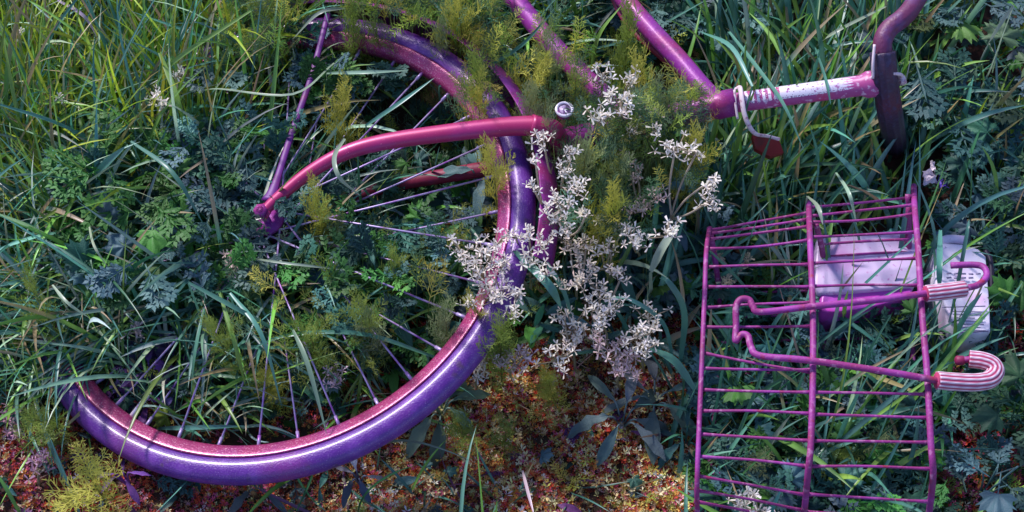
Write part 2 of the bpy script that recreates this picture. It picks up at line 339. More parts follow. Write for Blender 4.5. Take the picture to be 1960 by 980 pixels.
hk = [(1820, 508, .165), (1868, 507, .168), (1885, 514, .17), (1888, 530, .172), (1874, 544, .174), (1850, 551, .176), (1768, 562, .183), (1680, 574, .184), (1560, 586, .184), (1458, 597, .178), (1442, 588, .178), (1434, 574, .178), (1418, 573, .178), (1409, 588, .176), (1409, 625, .17), (1408, 652, .168), (1420, 640, .170), (1432, 644, .172), (1438, 665, .174), (1456, 681, .178), (1550, 690, .186), (1700, 712, .187), (1770, 724, .186), (1800, 729, .182), (1860, 732, .176), (1893, 729, .172), (1907, 715, .17), (1903, 699, .17), (1884, 690, .17), (1856, 688, .168), (1838, 690, .165)]
hp = dens(PP(hk), 8); mb = MB(); tube(mb, hp, .0038, 12); hook = bpart(mb, 'hook_wire', M['wire']); protect(hp, 14, .9)
pr_ = P(1838, 690, .165); mb = MB(); tube(mb, [pr_-np.array([.006, 0, 0]), pr_-np.array([.004, 0, 0]), pr_+np.array([.003, 0, 0]), pr_+np.array([.006, 0, 0])], [.003, .0055, .0055, .003], 14); mb.build('end_knob', M['under'], hook, True, BO)
def sleeve(sel, rad, lab):
    p = dens(PP(sel), 10); mb = MB(); sg = 48
    tube(mb, p, rad, sg, cfun=lambda k, n, q, s: np.array((.84, .70, .76) if q % 4 < 2 else (.50, .05, .14))*(.82+.18*math.sin(k*.9+q*1.7)))
    V = mb.v[-1].reshape(len(p), sg, 3); cen = V.mean(1, keepdims=True)
    mb.v[-1] = (cen+(V-cen)*(1+np.where(np.arange(sg) % 4 < 2, .05, -.05))[None, :, None]).reshape(-1, 3)
    o = mb.build('sleeve', M['sleeve'], hook, True, BO); o['label'] = lab; protect(p, 26, .9)
sleeve([(1772, 562, .183), (1800, 559, .181), (1846, 553, .177)], .0092, 'straight red and white striped sleeve')
sleeve([(1793, 728, .184), (1830, 731, .18), (1866, 732, .176), (1893, 727, .172), (1905, 712, .17), (1899, 698, .17), (1880, 690, .17), (1855, 687, .168)], .0095, 'curved red and white striped sleeve')

# ================================================================ LITTER
def slab(outline, ztop, zbot, bev=.004, n=6):
    """rounded slab from an outline on the ground; returns a builder"""
    p = catmull(outline+[outline[0]], n)[:-1]; cen = p.mean(0); mb = MB(); lv = []
    for z, s in ((zbot, .96), (zbot+bev, 1), (ztop-bev, 1), (ztop-bev*.3, .975), (ztop, .93), (ztop-.001, .6), (ztop-.002, .2)):
        q = cen+(p-cen)*s; q = q.copy(); q[:, 2] = z; lv.append(q)
    k = len(p); V = np.concatenate(lv); i = np.arange(len(lv)-1)[:, None]; j = np.arange(k)[None]; j2 = (j+1) % k
    mb.add(V, np.stack(np.broadcast_arrays(i*k+j, i*k+j2, (i+1)*k+j2, (i+1)*k+j), -1).reshape(-1, 4))
    mb.f.append(tuple(range(mb.n-k, mb.n))); return mb
def dent(mb, amp, sc):
    V = mb.v[-1]; V[:, 2] += amp*np.sin(V[:, 0]*sc+1)*np.cos(V[:, 1]*sc*1.3+.4); return mb
tub = empty('plastic_tub', P(1655, 540, G), 'lavender white plastic tub with magenta edge lying under the wire basket', 'tub')
ol = PP([(1560, 478, .05), (1563, 458, .05), (1600, 450, .05), (1735, 440, .05), (1757, 446, .05), (1762, 480, .05), (1760, 530, .05), (1750, 548, .05), (1700, 553, .05), (1590, 562, .05), (1566, 560, .05), (1558, 545, .05)])
TO = np.array(tub.location)
dent(slab(ol, .052, -.026, .003, 1), .0015, 60).build('body', M['plastic'], tub, True, TO)
ol2 = PP([(1572, 556, .045), (1700, 546, .045), (1742, 546, .045), (1742, 566, .045), (1700, 580, .045), (1655, 590, .045), (1592, 598, .045), (1570, 588, .045)])
mb = slab(ol2, .046, -.026, .004); mb.build('edge', M['magenta'], tub, True, TO)
bot = empty('plastic_bottle', P(1845, 560, G), 'flattened white plastic bottle with grey printed lines beside the striped sleeve', 'bottle')
BT = np.array(bot.location)
ol = PP([(1790, 478, .05), (1800, 466, .05), (1840, 468, .05), (1872, 476, .05), (1886, 492, .05), (1892, 540, .05), (1894, 600, .05), (1896, 634, .05), (1870, 642, .05), (1836, 640, .05), (1818, 612, .05), (1804, 575, .05), (1790, 545, .05)])
dent(slab(ol, .052, -.026, .003, 1), .002, 70).build('body', M['bottle'], bot, True, BT)
mb = MB()
for k, y in enumerate(np.linspace(596, 632, 7)):
    x0 = 1822+(y-590)*.2; x1 = x0+random.uniform(36, 60)
    a_ = P(x0, y, .0585); b_ = P(x1, y+1, .0585); tube(mb, [a_, b_], .0007, 4, flat=(.4, 1))
for k in range(9):
    x0 = 1812+(k % 5)*14; y = 532 if k > 4 else 524; tube(mb, [P(x0, y, .0585), P(x0+9, y+random.uniform(-2, 2), .0585)], .0012, 4, flat=(.4, 1))
tube(mb, [P(1803, 588, .0575), P(1886, 586, .0575)], .0008, 4, flat=(.4, 1)); tube(mb, [P(1838, 637, .057), P(1892, 634, .057)], .0009, 4, flat=(.4, 1))
mb.build('printed_label', M['ink'], bot, True, BT)
mb = MB(); tube(mb, dens(PP([(1886, 480, .05), (1896, 500, .05), (1898, 540, .045), (1897, 570, .04)])), .0035, 8); mb.build('side_seam', M['dark'], bot, True, BT)
mb = MB(); tube(mb, dens(PP([(1800, 463, .045), (1818, 458, .045), (1850, 460, .045)])), .006, 10); mb.build('neck', M['bottle'], bot, True, BT)
protect(dens(PP([(1660, 480, .05), (1660, 560, .05)]), 6), 80, .86); protect(dens(PP([(1840, 500, .05), (1850, 610, .05)]), 6), 44, .75)
# foil scrap by the basket corner
sc = empty('foil_scrap', P(1785, 345, G), 'crumpled white and violet foil scrap beside the top corner of the basket', 'foil scrap'); SO = np.array(sc.location)
def crumple(px, py, z, sx, sy, n=7, amp=.004):
    c = P(px, py, z); mb = MB(); u = np.linspace(-1, 1, n); X, Y = np.meshgrid(u, u, indexing='ij'); rr = .8+.3*rng.random(X.shape)
    V = np.stack([c[0]+X*sx*rr, c[1]+Y*sy*rr, c[2]+rng.normal(0, amp, X.shape)-.3*np.abs(X)*sx], -1); i = np.arange(n-1)[:, None]; j = np.arange(n-1)[None]
    mb.add(V, np.stack([i*n+j, (i+1)*n+j, (i+1)*n+j+1, i*n+j+1], -1).reshape(-1, 4)); return mb
crumple(1782, 338, .035, .009, .010).build('white_sheet', M['scrap'], sc, False, SO)
crumple(1806, 342, .03, .006, .013, amp=.002).build('violet_sheet', M['violet'], sc, False, SO)
crumple(1786, 318, .035, .003, .008, amp=.002).build('torn_strip', M['scrap'], sc, False, SO)
protect([P(1785, 340, -.01)], 24, .97)
cap = MB(); e = P(300, 686, -.014); tube(cap, [e+np.array([0, 0, -.008]), e+np.array([0, 0, -.001]), e+np.array([0, 0, 0])], [.0085, .0085, .0072], 24)
o = cap.build('bottle_cap', M['blue'], None, True, e); tag(o, 'small round blue plastic cap in the grass inside the wheel', 'bottle cap'); protect([e], 20, .97)
# ================================================================ VEGETATION
def rot_frames(yaw, pitch, roll):
    """N rotation matrices: local +Y is the growing direction, +Z the leaf's upper face"""
    cy, sy, cp, sp, cr, sr = np.cos(yaw), np.sin(yaw), np.cos(pitch), np.sin(pitch), np.cos(roll), np.sin(roll)
    n = len(yaw); A = np.zeros((n, 3, 3))
    Yd = np.stack([sy*cp, cy*cp, sp], -1); Xh = np.stack([cy, -sy, np.zeros(n)], -1); Zh = np.cross(Xh, Yd)
    A[:, :, 0] = Xh*cr[:, None]-Zh*sr[:, None]; A[:, :, 1] = Yd; A[:, :, 2] = Xh*sr[:, None]+Zh*cr[:, None]
    return A
def scatter(mb, tmpl, loc, Rm, scale, cols, tip=None):
    tv, tf = tmpl; n = len(loc); k = len(tv)
    V = np.einsum('nij,kj->nki', Rm, tv)*np.asarray(scale).reshape(-1, 1, 1)+loc[:, None]
    Fq = [tuple(i+q*k for i in f) for q in range(n) for f in tf] if not isinstance(tf, np.ndarray) else (tf[None]+(np.arange(n)*k)[:, None, None]).reshape(-1, tf.shape[1])
    cc = np.repeat(cols[:, None], k, 1)
    if tip is not None: 
        s = np.clip(tv[:, 1]/max(tv[:, 1].max(), 1e-6), 0, 1)[None, :, None]**1.5; cc = cc*(1-s*.8)+np.asarray(tip)*s*.8
    mb.add(V.reshape(-1, 3), Fq, cc.reshape(-1, 3))
def jit(base, n, s=.25):
    b = np.asarray(base)[None]*np.exp(rng.normal(0, s, (n, 1)))*np.exp(rng.normal(0, s*.35, (n, 3))); return np.clip(b, 0, .9)

def stems(mb, pts, cols, wd=.0007):
    """a thin stalk from each leaf base down to the soil"""
    n = len(pts); ft = pts+np.column_stack([rng.normal(0, .012, (n, 2)), np.zeros(n)]); ft[:, 2] = ground_z(ft[:, 0], ft[:, 1])-.003
    a = rng.uniform(0, 3.14, n); sd_ = np.column_stack([np.cos(a), np.sin(a), np.zeros(n)])*wd; md = (pts+ft)/2+np.column_stack([rng.normal(0, .004, (n, 2)), np.zeros(n)])
    V = np.stack([ft-sd_, ft+sd_, md-sd_, md+sd_, pts-sd_*.6, pts+sd_*.6], 1).reshape(-1, 3); b = (np.arange(n)*6)[:, None, None]
    mb.add(V, (np.array([[0, 1, 3, 2], [2, 3, 5, 4]])[None]+b).reshape(-1, 4), np.repeat(np.asarray(cols), 6, 0))
# --- grass blades
def blades(roots, yaw, length, width, lean, curl, cols, twist=None, S=8, cull=True, over=1.0):
    n = len(roots); ss = np.linspace(0, 1, S+1)
    th = lean[:, None]+curl[:, None]*ss[None]**1.4                  # from vertical
    yw = yaw[:, None]+(rng.normal(0, .35, n))[:, None]*ss[None]
    d = np.stack([np.sin(yw)*np.sin(th), np.cos(yw)*np.sin(th), np.cos(th)], -1)
    cen = roots[:, None]+np.concatenate([np.zeros((n, 1, 3)), np.cumsum((d[:, :-1]+d[:, 1:])*.5*(length[:, None, None]/S), 1)], 1)
    gz = ground_z(cen[..., 0], cen[..., 1])+.004; cen[..., 2] = np.maximum(cen[..., 2], gz)
    if cull:
        q = proj(cen); ix = np.clip((q/2).astype(int), 0, [979, 489]); inside = (q[..., 0] > 0) & (q[..., 0] < 1960) & (q[..., 1] > 0) & (q[..., 1] < 980)
        pr = prot[ix[..., 1], ix[..., 0]]; hit = inside & (pr[..., 0] > 0) & (cen[..., 2] > pr[..., 1]-.012)
        pm = np.where(hit, pr[..., 0], 0).max(1)*over
        keep = rng.random(n) > pm
        cen, d, yw, width, cols, th = cen[keep], d[keep], yw[keep], width[keep], cols[keep], th[keep]; n = len(cen)
    tw = rng.normal(0, .9, n)[:, None]*ss[None]+rng.normal(0, .5, n)[:, None]
    side0 = np.stack([np.cos(yw), -np.sin(yw), np.zeros_like(yw)], -1); nrm0 = np.cross(side0, d)
    side = side0*np.cos(tw)[..., None]+nrm0*np.sin(tw)[..., None]; nrm = np.cross(side, d)
    prof = np.minimum(1, .55+1.6*ss)*np.clip((1-ss)*2.6, 0, 1)**.7+.02
    wd = width[:, None]*.5*prof[None]
    Lf = cen-side*wd[..., None]; Rt = cen+side*wd[..., None]; Md = cen-nrm*(wd*.45)[..., None]
    V = np.stack([Lf, Md, Rt], 2).reshape(-1, 3)
    k = (S+1)*3; i = np.arange(S)[:, None]; j = np.arange(2)[None]
    f = np.stack([i*3+j, (i+1)*3+j, (i+1)*3+j+1, i*3+j+1], -1).reshape(-1, 4)
    Fq = (f[None]+(np.arange(n)*k)[:, None, None]).reshape(-1, 4)
    cc = np.repeat(cols[:, None], k, 1)*(1+rng.normal(0, .05, (n, k, 1)))
    cc = cc.reshape(n, S+1, 3, 3); cc[:, :, 1] *= 1.3                                # paler midrib
    dry = rng.random(n) < .13; cc[dry, int(S*.7):] = cc[dry, int(S*.7):]*.25+np.array([.42, .28, .14])*.75   # withered tips
    return V, Fq, np.clip(cc.reshape(-1, 3), 0, 1)
def zone(poly, n):
    """random ground spots inside a quadrilateral given in photograph positions"""
    q = np.array(PP([(x, y, G) for x, y in poly]))[:, :2]; lo, hi = q.min(0), q.max(0); out = []
    k = len(q)
    while len(out) < n:
        p = rng.uniform(lo, hi, (n*2, 2)); ins = np.zeros(len(p), bool)
        for a in range(k):
            x1, y1 = q[a]; x2, y2 = q[(a+1) % k]; c = (y1 > p[:, 1]) != (y2 > p[:, 1])
            xi = (x2-x1)*(p[:, 1]-y1)/(y2-y1+1e-12)+x1; ins ^= c & (p[:, 0] < xi)
        out += list(p[ins])
    p = np.array(out[:n]); return np.column_stack([p, ground_z(p[:, 0], p[:, 1])-.003])
def clump(r, size, n_per):
    """gather scattered roots into tufts"""
    k = max(1, len(r)//n_per); c = r[rng.integers(0, len(r), k)]; a = rng.integers(0, k, len(r))
    q = c[a]+np.column_stack([rng.normal(0, size, (len(r), 2)), np.zeros(len(r))]); q[:, 2] = ground_z(q[:, 0], q[:, 1])-.003; return q, a
YG, BG, DG, GG, PALE = (.31, .43, .035), (.085, .25, .17), (.04, .14, .06), (.16, .34, .06), (.38, .52, .34)
grass = MB()
def patch(poly, n, yaw, ysd, ln, wd, lean, curl, cols, weights, cl=(.025, 9), over=1.0):
    r = zone(poly, n); r, a = clump(r, *cl); n = len(r)
    yc = rng.normal(yaw, ysd, a.max()+1)
    yw = yc[a]+rng.normal(0, ysd*.8+.25, n)
    L_ = rng.uniform(*ln, n)*np.exp(rng.normal(0, .2, n)); W_ = rng.uniform(*wd, n)
    le = np.abs(rng.normal(*lean, n)); cu = rng.normal(*curl, n)
    pick = rng.choice(len(cols), n, p=np.array(weights)/sum(weights)); cc = np.zeros((n, 3))
    for i, c in enumerate(cols):
        m_ = pick == i; cc[m_] = jit(c, m_.sum())
    grass.add(*blades(r, yw, L_, W_, le, cu, cc, over=over))
R2 = (.5, .2)
patch([(-150, -250), (640, -250), (600, 120), (420, 330), (-150, 360)], 2700, .35, .6, (.11, .23), (.0022, .0050), (.35, .2), (.8, .5), [YG, GG, BG, PALE, (.5, .36, .22)], [6, 3, 2, .8, .5])
patch([(-150, 100), (250, 100), (230, 560), (-150, 640)], 900, -.6, .9, (.08, .18), (.002, .0042), (.5, .25), (.9, .5), [YG, GG, BG, PALE], [3, 3, 3, .5])
patch([(60, 330), (560, 300), (500, 560), (60, 600)], 260, 2.4, 1.3, (.08, .19), (.003, .0068), (.5, .3), (1.2, .5), [GG, BG, DG, PALE], [2, 5, 2, 1])
patch([(120, 500), (620, 500), (560, 700), (180, 700)], 380, 3.1, .7, (.07, .17), (.0022, .005), (.55, .25), (1.3, .4), [GG, BG, DG, PALE], [2, 5, 1, 1], over=.97)
patch([(-120, 520), (120, 520), (120, 720), (-120, 760)], 260, 3.3, .8, (.06, .14), (.002, .004), (.5, .25), (1.1, .4), [GG, BG, DG], [2, 5, 2])
patch([(600, -260), (1250, -260), (1250, 90), (940, 60), (640, 90)], 620, .1, .9, (.07, .17), (.002, .005), (.4, .25), (.8, .5), [YG, GG, BG, PALE], [2, 3, 5, 1])
patch([(540, 130), (900, 150), (950, 420), (620, 560), (540, 420)], 90, .8, 1.6, (.06, .13), (.0022, .005), (.6, .3), (.9, .5), [GG, BG, DG, PALE], [2, 4, 2, 1.5])
patch([(1240, -260), (1720, -260), (1700, 200), (1400, 170)], 760, .15, .55, (.10, .21), (.0045, .0088), (.28, .2), (.6, .4), [GG, BG, DG, PALE], [4, 5, 2, .6])
patch([(1340, 230), (1740, 200), (1740, 420), (1560, 430), (1350, 470)], 430, .2, .7, (.08, .16), (.0045, .0085), (.3, .2), (.7, .4), [GG, BG, DG, PALE], [3, 6, 2, .6])
patch([(1700, -260), (2110, -260), (2110, 420), (1800, 420)], 330, .5, .9, (.08, .18), (.0035, .007), (.4, .25), (.7, .4), [GG, BG, DG, YG], [3, 5, 3, 1])
patch([(1290, 440), (1560, 420), (1560, 1080), (1360, 1080)], 170, .5, .9, (.07, .16), (.0035, .0075), (.5, .25), (.9, .4), [BG, DG, GG, (.42, .3, .2)], [6, 3, 1, .4])
patch([(1560, 590), (1800, 590), (1800, 1080), (1560, 1080)], 130, .4, 1.0, (.06, .15), (.0035, .0075), (.5, .25), (.9, .4), [BG, DG, GG, (.42, .3, .2)], [6, 3, 1, .4])
patch([(1790, 420), (2110, 380), (2110, 640), (1830, 640)], 150, .5, 1.2, (.06, .15), (.003, .0065), (.5, .25), (.9, .4), [BG, DG, GG, (.42, .3, .2)], [6, 3, 1, .4])
patch([(1820, 700), (2110, 700), (2110, 1080), (1820, 1080)], 70, .2, 1.5, (.05, .12), (.002, .005), (.6, .25), (.9, .4), [BG, DG, (.14, .05, .1)], [5, 3, 1])
patch([(1180, 500), (1340, 480), (1340, 760), (1240, 780)], 80, .1, .9, (.08, .17), (.004, .008), (.4, .25), (1.1, .4), [BG, PALE], [6, 1], (.02, 6))
patch([(560, 850), (1330, 850), (1330, 1100), (560, 1100)], 70, 1.5, 1.5, (.04, .11), (.002, .0045), (.8, .25), (.6, .4), [BG, (.15, .06, .12), DG], [4, 2, 2], (.015, 6))
patch([(850, 450), (1250, 450), (1200, 650), (900, 650)], 110, .2, 1.3, (.05, .13), (.003, .0065), (.5, .25), (.9, .4), [BG, DG, GG, (.42, .3, .2)], [6, 3, 1, .4], (.02, 5), 1.0)
patch([(-60, 180), (420, 180), (330, 420), (-60, 560)], 480, .3, 1.2, (.10, .20), (.0028, .006), (.45, .25), (.9, .5), [YG, GG, BG, PALE], [2, 4, 4, 1.2])
patch([(-20, 520), (260, 500), (240, 720), (40, 740)], 480, 3.0, .9, (.08, .18), (.0025, .0055), (.6, .25), (1.3, .4), [GG, BG, PALE], [3, 5, 1])
patch([(300, 60), (640, 40), (640, 260), (420, 330)], 620, .5, .9, (.09, .18), (.0025, .0055), (.45, .25), (.8, .5), [YG, GG, BG, PALE], [2, 4, 4, 1.4])
patch([(640, -60), (1150, -60), (1150, 120), (900, 90), (660, 60)], 420, .2, 1.0, (.12, .21), (.003, .006), (.4, .25), (.7, .5), [GG, BG, PALE], [3, 5, 1.2], (.03, 8), .5)
patch([(1400, 500), (1760, 500), (1780, 980), (1360, 980)], 130, .4, .8, (.10, .20), (.0035, .0075), (.35, .2), (.7, .4), [BG, GG, PALE], [6, 2, 1], (.03, 5), .7)
patch([(1300, 250), (1760, 220), (1760, 380), (1340, 420)], 240, .2, .8, (.10, .20), (.0045, .009), (.35, .2), (.8, .4), [GG, BG, PALE], [4, 5, 1.5])
patch([(470, 20), (610, 20), (610, 120), (480, 140)], 300, .6, .9, (.13, .20), (.003, .006), (.35, .2), (.8, .5), [YG, GG, BG, PALE], [3, 4, 3, 1.2], (.03, 6), 0)
patch([(430, 0), (640, 0), (600, 130), (520, 220), (400, 260)], 520, .6, .9, (.12, .20), (.003, .006), (.4, .2), (.8, .5), [YG, GG, BG, PALE], [2, 4, 4, 1.6])
patch([(440, 340), (620, 360), (640, 520), (440, 560)], 230, .6, 1.8, (.10, .18), (.0025, .0055), (.4, .2), (1.1, .4), [GG, BG, DG, PALE], [2, 4, 2, 1.5], (.03, 6))
patch([(640, 420), (880, 420), (820, 640), (640, 680)], 90, .6, 1.8, (.09, .15), (.0025, .0055), (.4, .2), (1.1, .4), [GG, BG, DG, PALE], [2, 4, 2, 1], (.03, 5))
patch([(1395, 290), (1640, 270), (1640, 330), (1400, 350)], 60, .15, .5, (.13, .20), (.004, .008), (.22, .15), (.6, .3), [GG, BG, PALE], [4, 5, 1.5], (.03, 4), .25)
patch([(1340, 520), (1800, 500), (1790, 1000), (1340, 1000)], 42, .3, .7, (.16, .24), (.003, .006), (.3, .15), (.6, .3), [GG, BG, PALE], [3, 5, 2], (.03, 3), .1)
patch([(330, 490), (480, 490), (480, 580), (330, 580)], 70, 3.1, .8, (.14, .22), (.004, .0075), (.5, .2), (1.5, .3), [GG, BG, PALE], [3, 5, 2], (.03, 8))
patch([(180, 300), (380, 300), (380, 400), (180, 400)], 80, 2.2, 1.2, (.13, .20), (.004, .0075), (.5, .2), (1.4, .3), [GG, BG, PALE], [4, 4, 2], (.03, 8))
patch([(60, 280), (520, 300), (560, 640), (120, 720)], 330, 1.6, 1.9, (.14, .22), (.0035, .0068), (.45, .2), (1.1, .4), [GG, BG, (.2, .32, .24), PALE], [3, 4, 3, 2], (.035, 6), .9)
patch([(320, 540), (700, 560), (640, 740), (330, 760)], 80, 3.0, 1.2, (.12, .18), (.003, .006), (.4, .2), (1.3, .4), [GG, BG, PALE], [3, 5, 2], (.03, 5), .6)
patch([(600, 860), (900, 680), (1330, 640), (1340, 1050), (500, 1060)], 170, 1.5, 2.5, (.015, .07), (.0008, .0022), (1.35, .2), (.3, .4), [(.30, .15, .08), (.5, .36, .24), (.16, .05, .06)], [4, 3, 3], (.03, 3))
patch([(0, 800), (200, 800), (560, 960), (560, 1050), (0, 1050)], 90, 1.5, 2.5, (.015, .06), (.0008, .0022), (1.35, .2), (.3, .4), [(.30, .15, .08), (.5, .36, .24), (.16, .05, .06)], [4, 3, 3], (.03, 3))
patch([(200, 640), (700, 620), (800, 720), (560, 830), (260, 800)], 260, 2.6, 1.3, (.07, .15), (.0025, .0055), (.5, .2), (1.2, .4), [GG, BG, (.2, .32, .24), PALE], [4, 4, 3, 1], (.03, 6), .95)
# surroundings outside the photograph
for pol, n in ([[(-900, -600), (-150, -600), (-150, 1300), (-900, 1300)], 900], [[(2110, -600), (2900, -600), (2900, 1300), (2110, 1300)], 900], [[(-900, -900), (2900, -900), (2600, -260), (-600, -260)], 1100], [[(-900, 1300), (500, 1090), (1400, 1090), (2900, 1300), (2600, 2000), (-600, 2000)], 1100]):
    patch(pol, n, .2, 1.2, (.08, .18), (.003, .006), (.4, .2), (.8, .4), [GG, BG, DG], [3, 4, 2], (.05, 8))
# long blades one can follow one by one
HERO = [([(172, 352, .06), (200, 315, .12), (240, 280, .15)], .011, BG), ([(250, 270, .12), (330, 330, .15), (390, 430, .10)], .006, BG), ([(660, 265, .16), (640, 300, .19), (650, 340, .19), (690, 375, .15)], .006, PALE),
 ([(625, 140, .1), (700, 138, .13), (780, 135, .12)], .005, PALE), ([(850, 690, .05), (700, 640, .1), (560, 640, .10), (478, 668, .08)], .006, BG),
 ([(560, 630, .12), (590, 700, .12), (625, 830, .08)], .006, PALE), ([(390, 590, .13), (372, 680, .12), (365, 760, .06)], .006, BG), ([(360, 540, .14), (470, 600, .13), (560, 650, .06)], .006, BG), ([(440, 560, .12), (500, 640, .13), (540, 780, .05)], .006, BG),
 ([(420, 560, .13), (450, 660, .12), (470, 740, .05)], .006, GG), ([(170, 430, .1), (180, 470, .14), (205, 510, .12)], .004, PALE), ([(100, 545, .12), (130, 580, .13), (170, 608, .1)], .004, PALE), ([(300, 820, .0), (380, 818, .04), (470, 815, .03)], .006, BG),
 ([(1290, 700, .0), (1270, 620, .08), (1210, 575, .12), (1160, 568, .1)], .007, BG), ([(1300, 710, .0), (1310, 600, .1), (1280, 540, .14), (1262, 532, .13)], .009, BG), ([(1330, 745, .05), (1290, 690, .08), (1240, 665, .08)], .011, BG),
 ([(1245, 520, .1), (1270, 470, .14), (1300, 430, .15)], .012, PALE), ([(1130, 150, .05), (1145, 70, .14), (1190, 10, .18)], .007, GG), ([(1105, 200, .05), (1104, 120, .12), (1098, 40, .15)], .006, GG), ([(1395, 60, .12), (1450, 130, .17), (1500, 200, .2), (1540, 290, .18)], .008, BG),
 ([(1480, 330, .05), (1500, 230, .15), (1530, 150, .2)], .007, GG), ([(1400, 330, .05), (1420, 240, .14), (1445, 170, .2)], .007, GG), ([(1560, 90, .1), (1580, 150, .2), (1590, 200, .2)], .006, BG), ([(1440, 165, .22), (1400, 90, .2), (1340, 60, .1)], .006, BG),
 ([(1545, 375, .1), (1565, 395, .17), (1575, 430, .17)], .006, PALE), ([(1600, 330, .08), (1625, 370, .14), (1640, 430, .1)], .005, PALE), ([(1810, 640, .0), (1830, 560, .12), (1850, 450, .18), (1855, 420, .18)], .005, BG), ([(1800, 440, .1), (1798, 520, .12), (1800, 580, .05)], .008, BG),
 ([(1810, 680, .02), (1850, 600, .10), (1880, 560, .12)], .010, BG), ([(1790, 700, .0), (1850, 640, .09), (1900, 590, .1)], .010, DG), ([(1940, 10, .2), (1900, 70, .15), (1870, 130, .05)], .005, PALE), ([(1700, 10, .1), (1600, 60, .12), (1560, 90, .05)], .005, PALE),
 ([(640, 120, .1), (560, 180, .14), (420, 170, .12), (380, 175, .1)], .005, PALE), ([(660, 15, .15), (610, 25, .16), (560, 75, .12)], .005, PALE), ([(300, 160, .12), (330, 110, .15), (345, 180, .1)], .005, GG), ([(305, 100, .15), (340, 190, .14), (350, 240, .1)], .009, GG),
 ([(840, 165, .1), (980, 100, .14), (1060, 20, .12)], .005, BG), ([(700, 240, .09), (760, 200, .11), (830, 150, .12)], .006, BG), ([(480, 20, .2), (330, 120, .15), (300, 180, .05)], .006, GG), ([(985, 480, .13), (1050, 545, .15), (1075, 590, .1)], .012, BG), ([(1030, 480, .13), (1080, 560, .12), (1100, 640, .05)], .009, BG),
 ([(1000, 900, 0), (1010, 940, .03), (1022, 985, .04)], .004, (.5, .4, .45)), ([(110, 0, .1), (160, 30, .12), (188, 75, .08)], .005, (.4, .3, .4)), ([(0, 200, .12), (120, 240, .1), (220, 300, .05)], .005, BG), ([(440, 490, .08), (560, 505, .12), (690, 520, .1)], .003, PALE)]
for pts, wd, c in HERO:
    if pts[0][2] > .02 and c != (.4, .3, .4):
        p0 = P(*pts[0]); foot = p0+np.array([rng.normal(0, .012), -.03, 0]); foot[2] = ground_z(foot[0], foot[1])-.004; low = p0*.6+foot*.4; stems(grass, np.array([p0]), np.array([c]), wd*.3)
    p = catmull(PP(pts), 6); n = len(p); T = np.gradient(p, axis=0); T /= np.linalg.norm(T, axis=1)[:, None]; s = np.linspace(0, 1, n)
    sd_ = np.cross(T, [0, -.3, 1.]); sd_ /= np.linalg.norm(sd_, axis=1)[:, None]; nn = np.cross(sd_, T); tw = random.uniform(-.5, .5)+random.uniform(-.8, .8)*s
    sd_ = sd_*np.cos(tw)[:, None]+nn*np.sin(tw)[:, None]; wv = wd*.42*np.minimum(1, .5+2*s)*np.clip((1-s)*2.5, 0, 1)**.7+.0002; md = p-np.cross(sd_, T)*(wv*.4)[:, None]
    V = np.stack([p-sd_*wv[:, None], md, p+sd_*wv[:, None]], 1).reshape(-1, 3); i = np.arange(n-1)[:, None]; j = np.arange(2)[None]
    grass.add(V, np.stack([i*3+j, (i+1)*3+j, (i+1)*3+j+1, i*3+j+1], -1).reshape(-1, 4), jit(c, 1, .15)[0]*(.8 if c == PALE else 1.1))
tag(grass.build('grass', M['grass']), 'long green and blue-green grass blades grown over the bicycle and basket', 'grass', kind='stuff')

# --- leaf templates (local +Y outwards, unit length)
def lobed(nl=5, teeth=3, depth=.5, seed=0):
    r = random.Random(seed); pts = []; n = nl*teeth*2+1
    for i in range(n):
        u = i/(n-1); a = R_(-140+280*u); l = abs(math.sin(u*nl*math.pi))**.6
        rad = (.55+.45*math.cos(a*.55))*(1-depth*(1-l))*(1+.12*(-1)**i)+r.uniform(-.03, .03)
        pts.append((math.sin(a)*rad*.5, .42+math.cos(a)*rad*.55))
    V = [(0, 0, 0)]; cen = (0, .36)
    rings = [.35, .7, 1.0]; k = len(pts)
    V = [(0, .36, .0)]
    for q in rings:
        for i, (x, y) in enumerate(pts):
            X, Y = cen[0]+(x-cen[0])*q, cen[1]+(y-cen[1])*q
            V.append((X, Y, .10*abs(math.sin(i/(k-1)*nl*math.pi+math.pi/2))*q*-1-.14*q*q*(X*X+(Y-.4)**2)*3+r.uniform(-.01, .01)))
    Fs = [(0, 1+i, 2+i) for i in range(k-1)]
    for g in range(2):
        for i in range(k-1): Fs.append((1+g*k+i, 1+(g+1)*k+i, 2+(g+1)*k+i, 2+g*k+i))
    b = len(V); V += [(-.012, -.5, -.12), (.012, -.5, -.12), (.014, .36, .005), (-.014, .36, .005)]; Fs.append((b, b+1, b+2, b+3))
    return np.array(V), Fs
def oval(wd=.32, wav=.04, seed=0, droop=.35):
    r = random.Random(seed); V = []; n = 9; Fs = []
    for i in range(n):
        s = i/(n-1); h = wd*math.sin(math.pi*min(1, s*.92+.06))**.8*(.55+.6*s if s < .7 else 1-.2*(s-.7))
        for j, e in enumerate((-1, -.5, 0, .5, 1)):
            V.append((e*h*.5, s, -droop*s*s+(.10*abs(e)*h)+(wav*math.sin(s*17+j+seed) if abs(e) == 1 else 0)-(.015 if e == 0 else 0)))
    for i in range(n-1):
        for j in range(4): Fs.append((i*5+j, (i+1)*5+j, (i+1)*5+j+1, i*5+j+1))
    return np.array(V), Fs
LOB = [lobed(5, 3, .34, 1), lobed(5, 4, .42, 2), lobed(3, 5, .38, 3), lobed(7, 2, .5, 4)]
OVL = [oval(.34, .04, 1), oval(.42, .06, 2, .6), oval(.25, .03, 3, .2)]
TEAL, BLUE, MID, LIME = (.04, .14, .10), (.09, .19, .18), (.055, .20, .035), (.20, .30, .03)
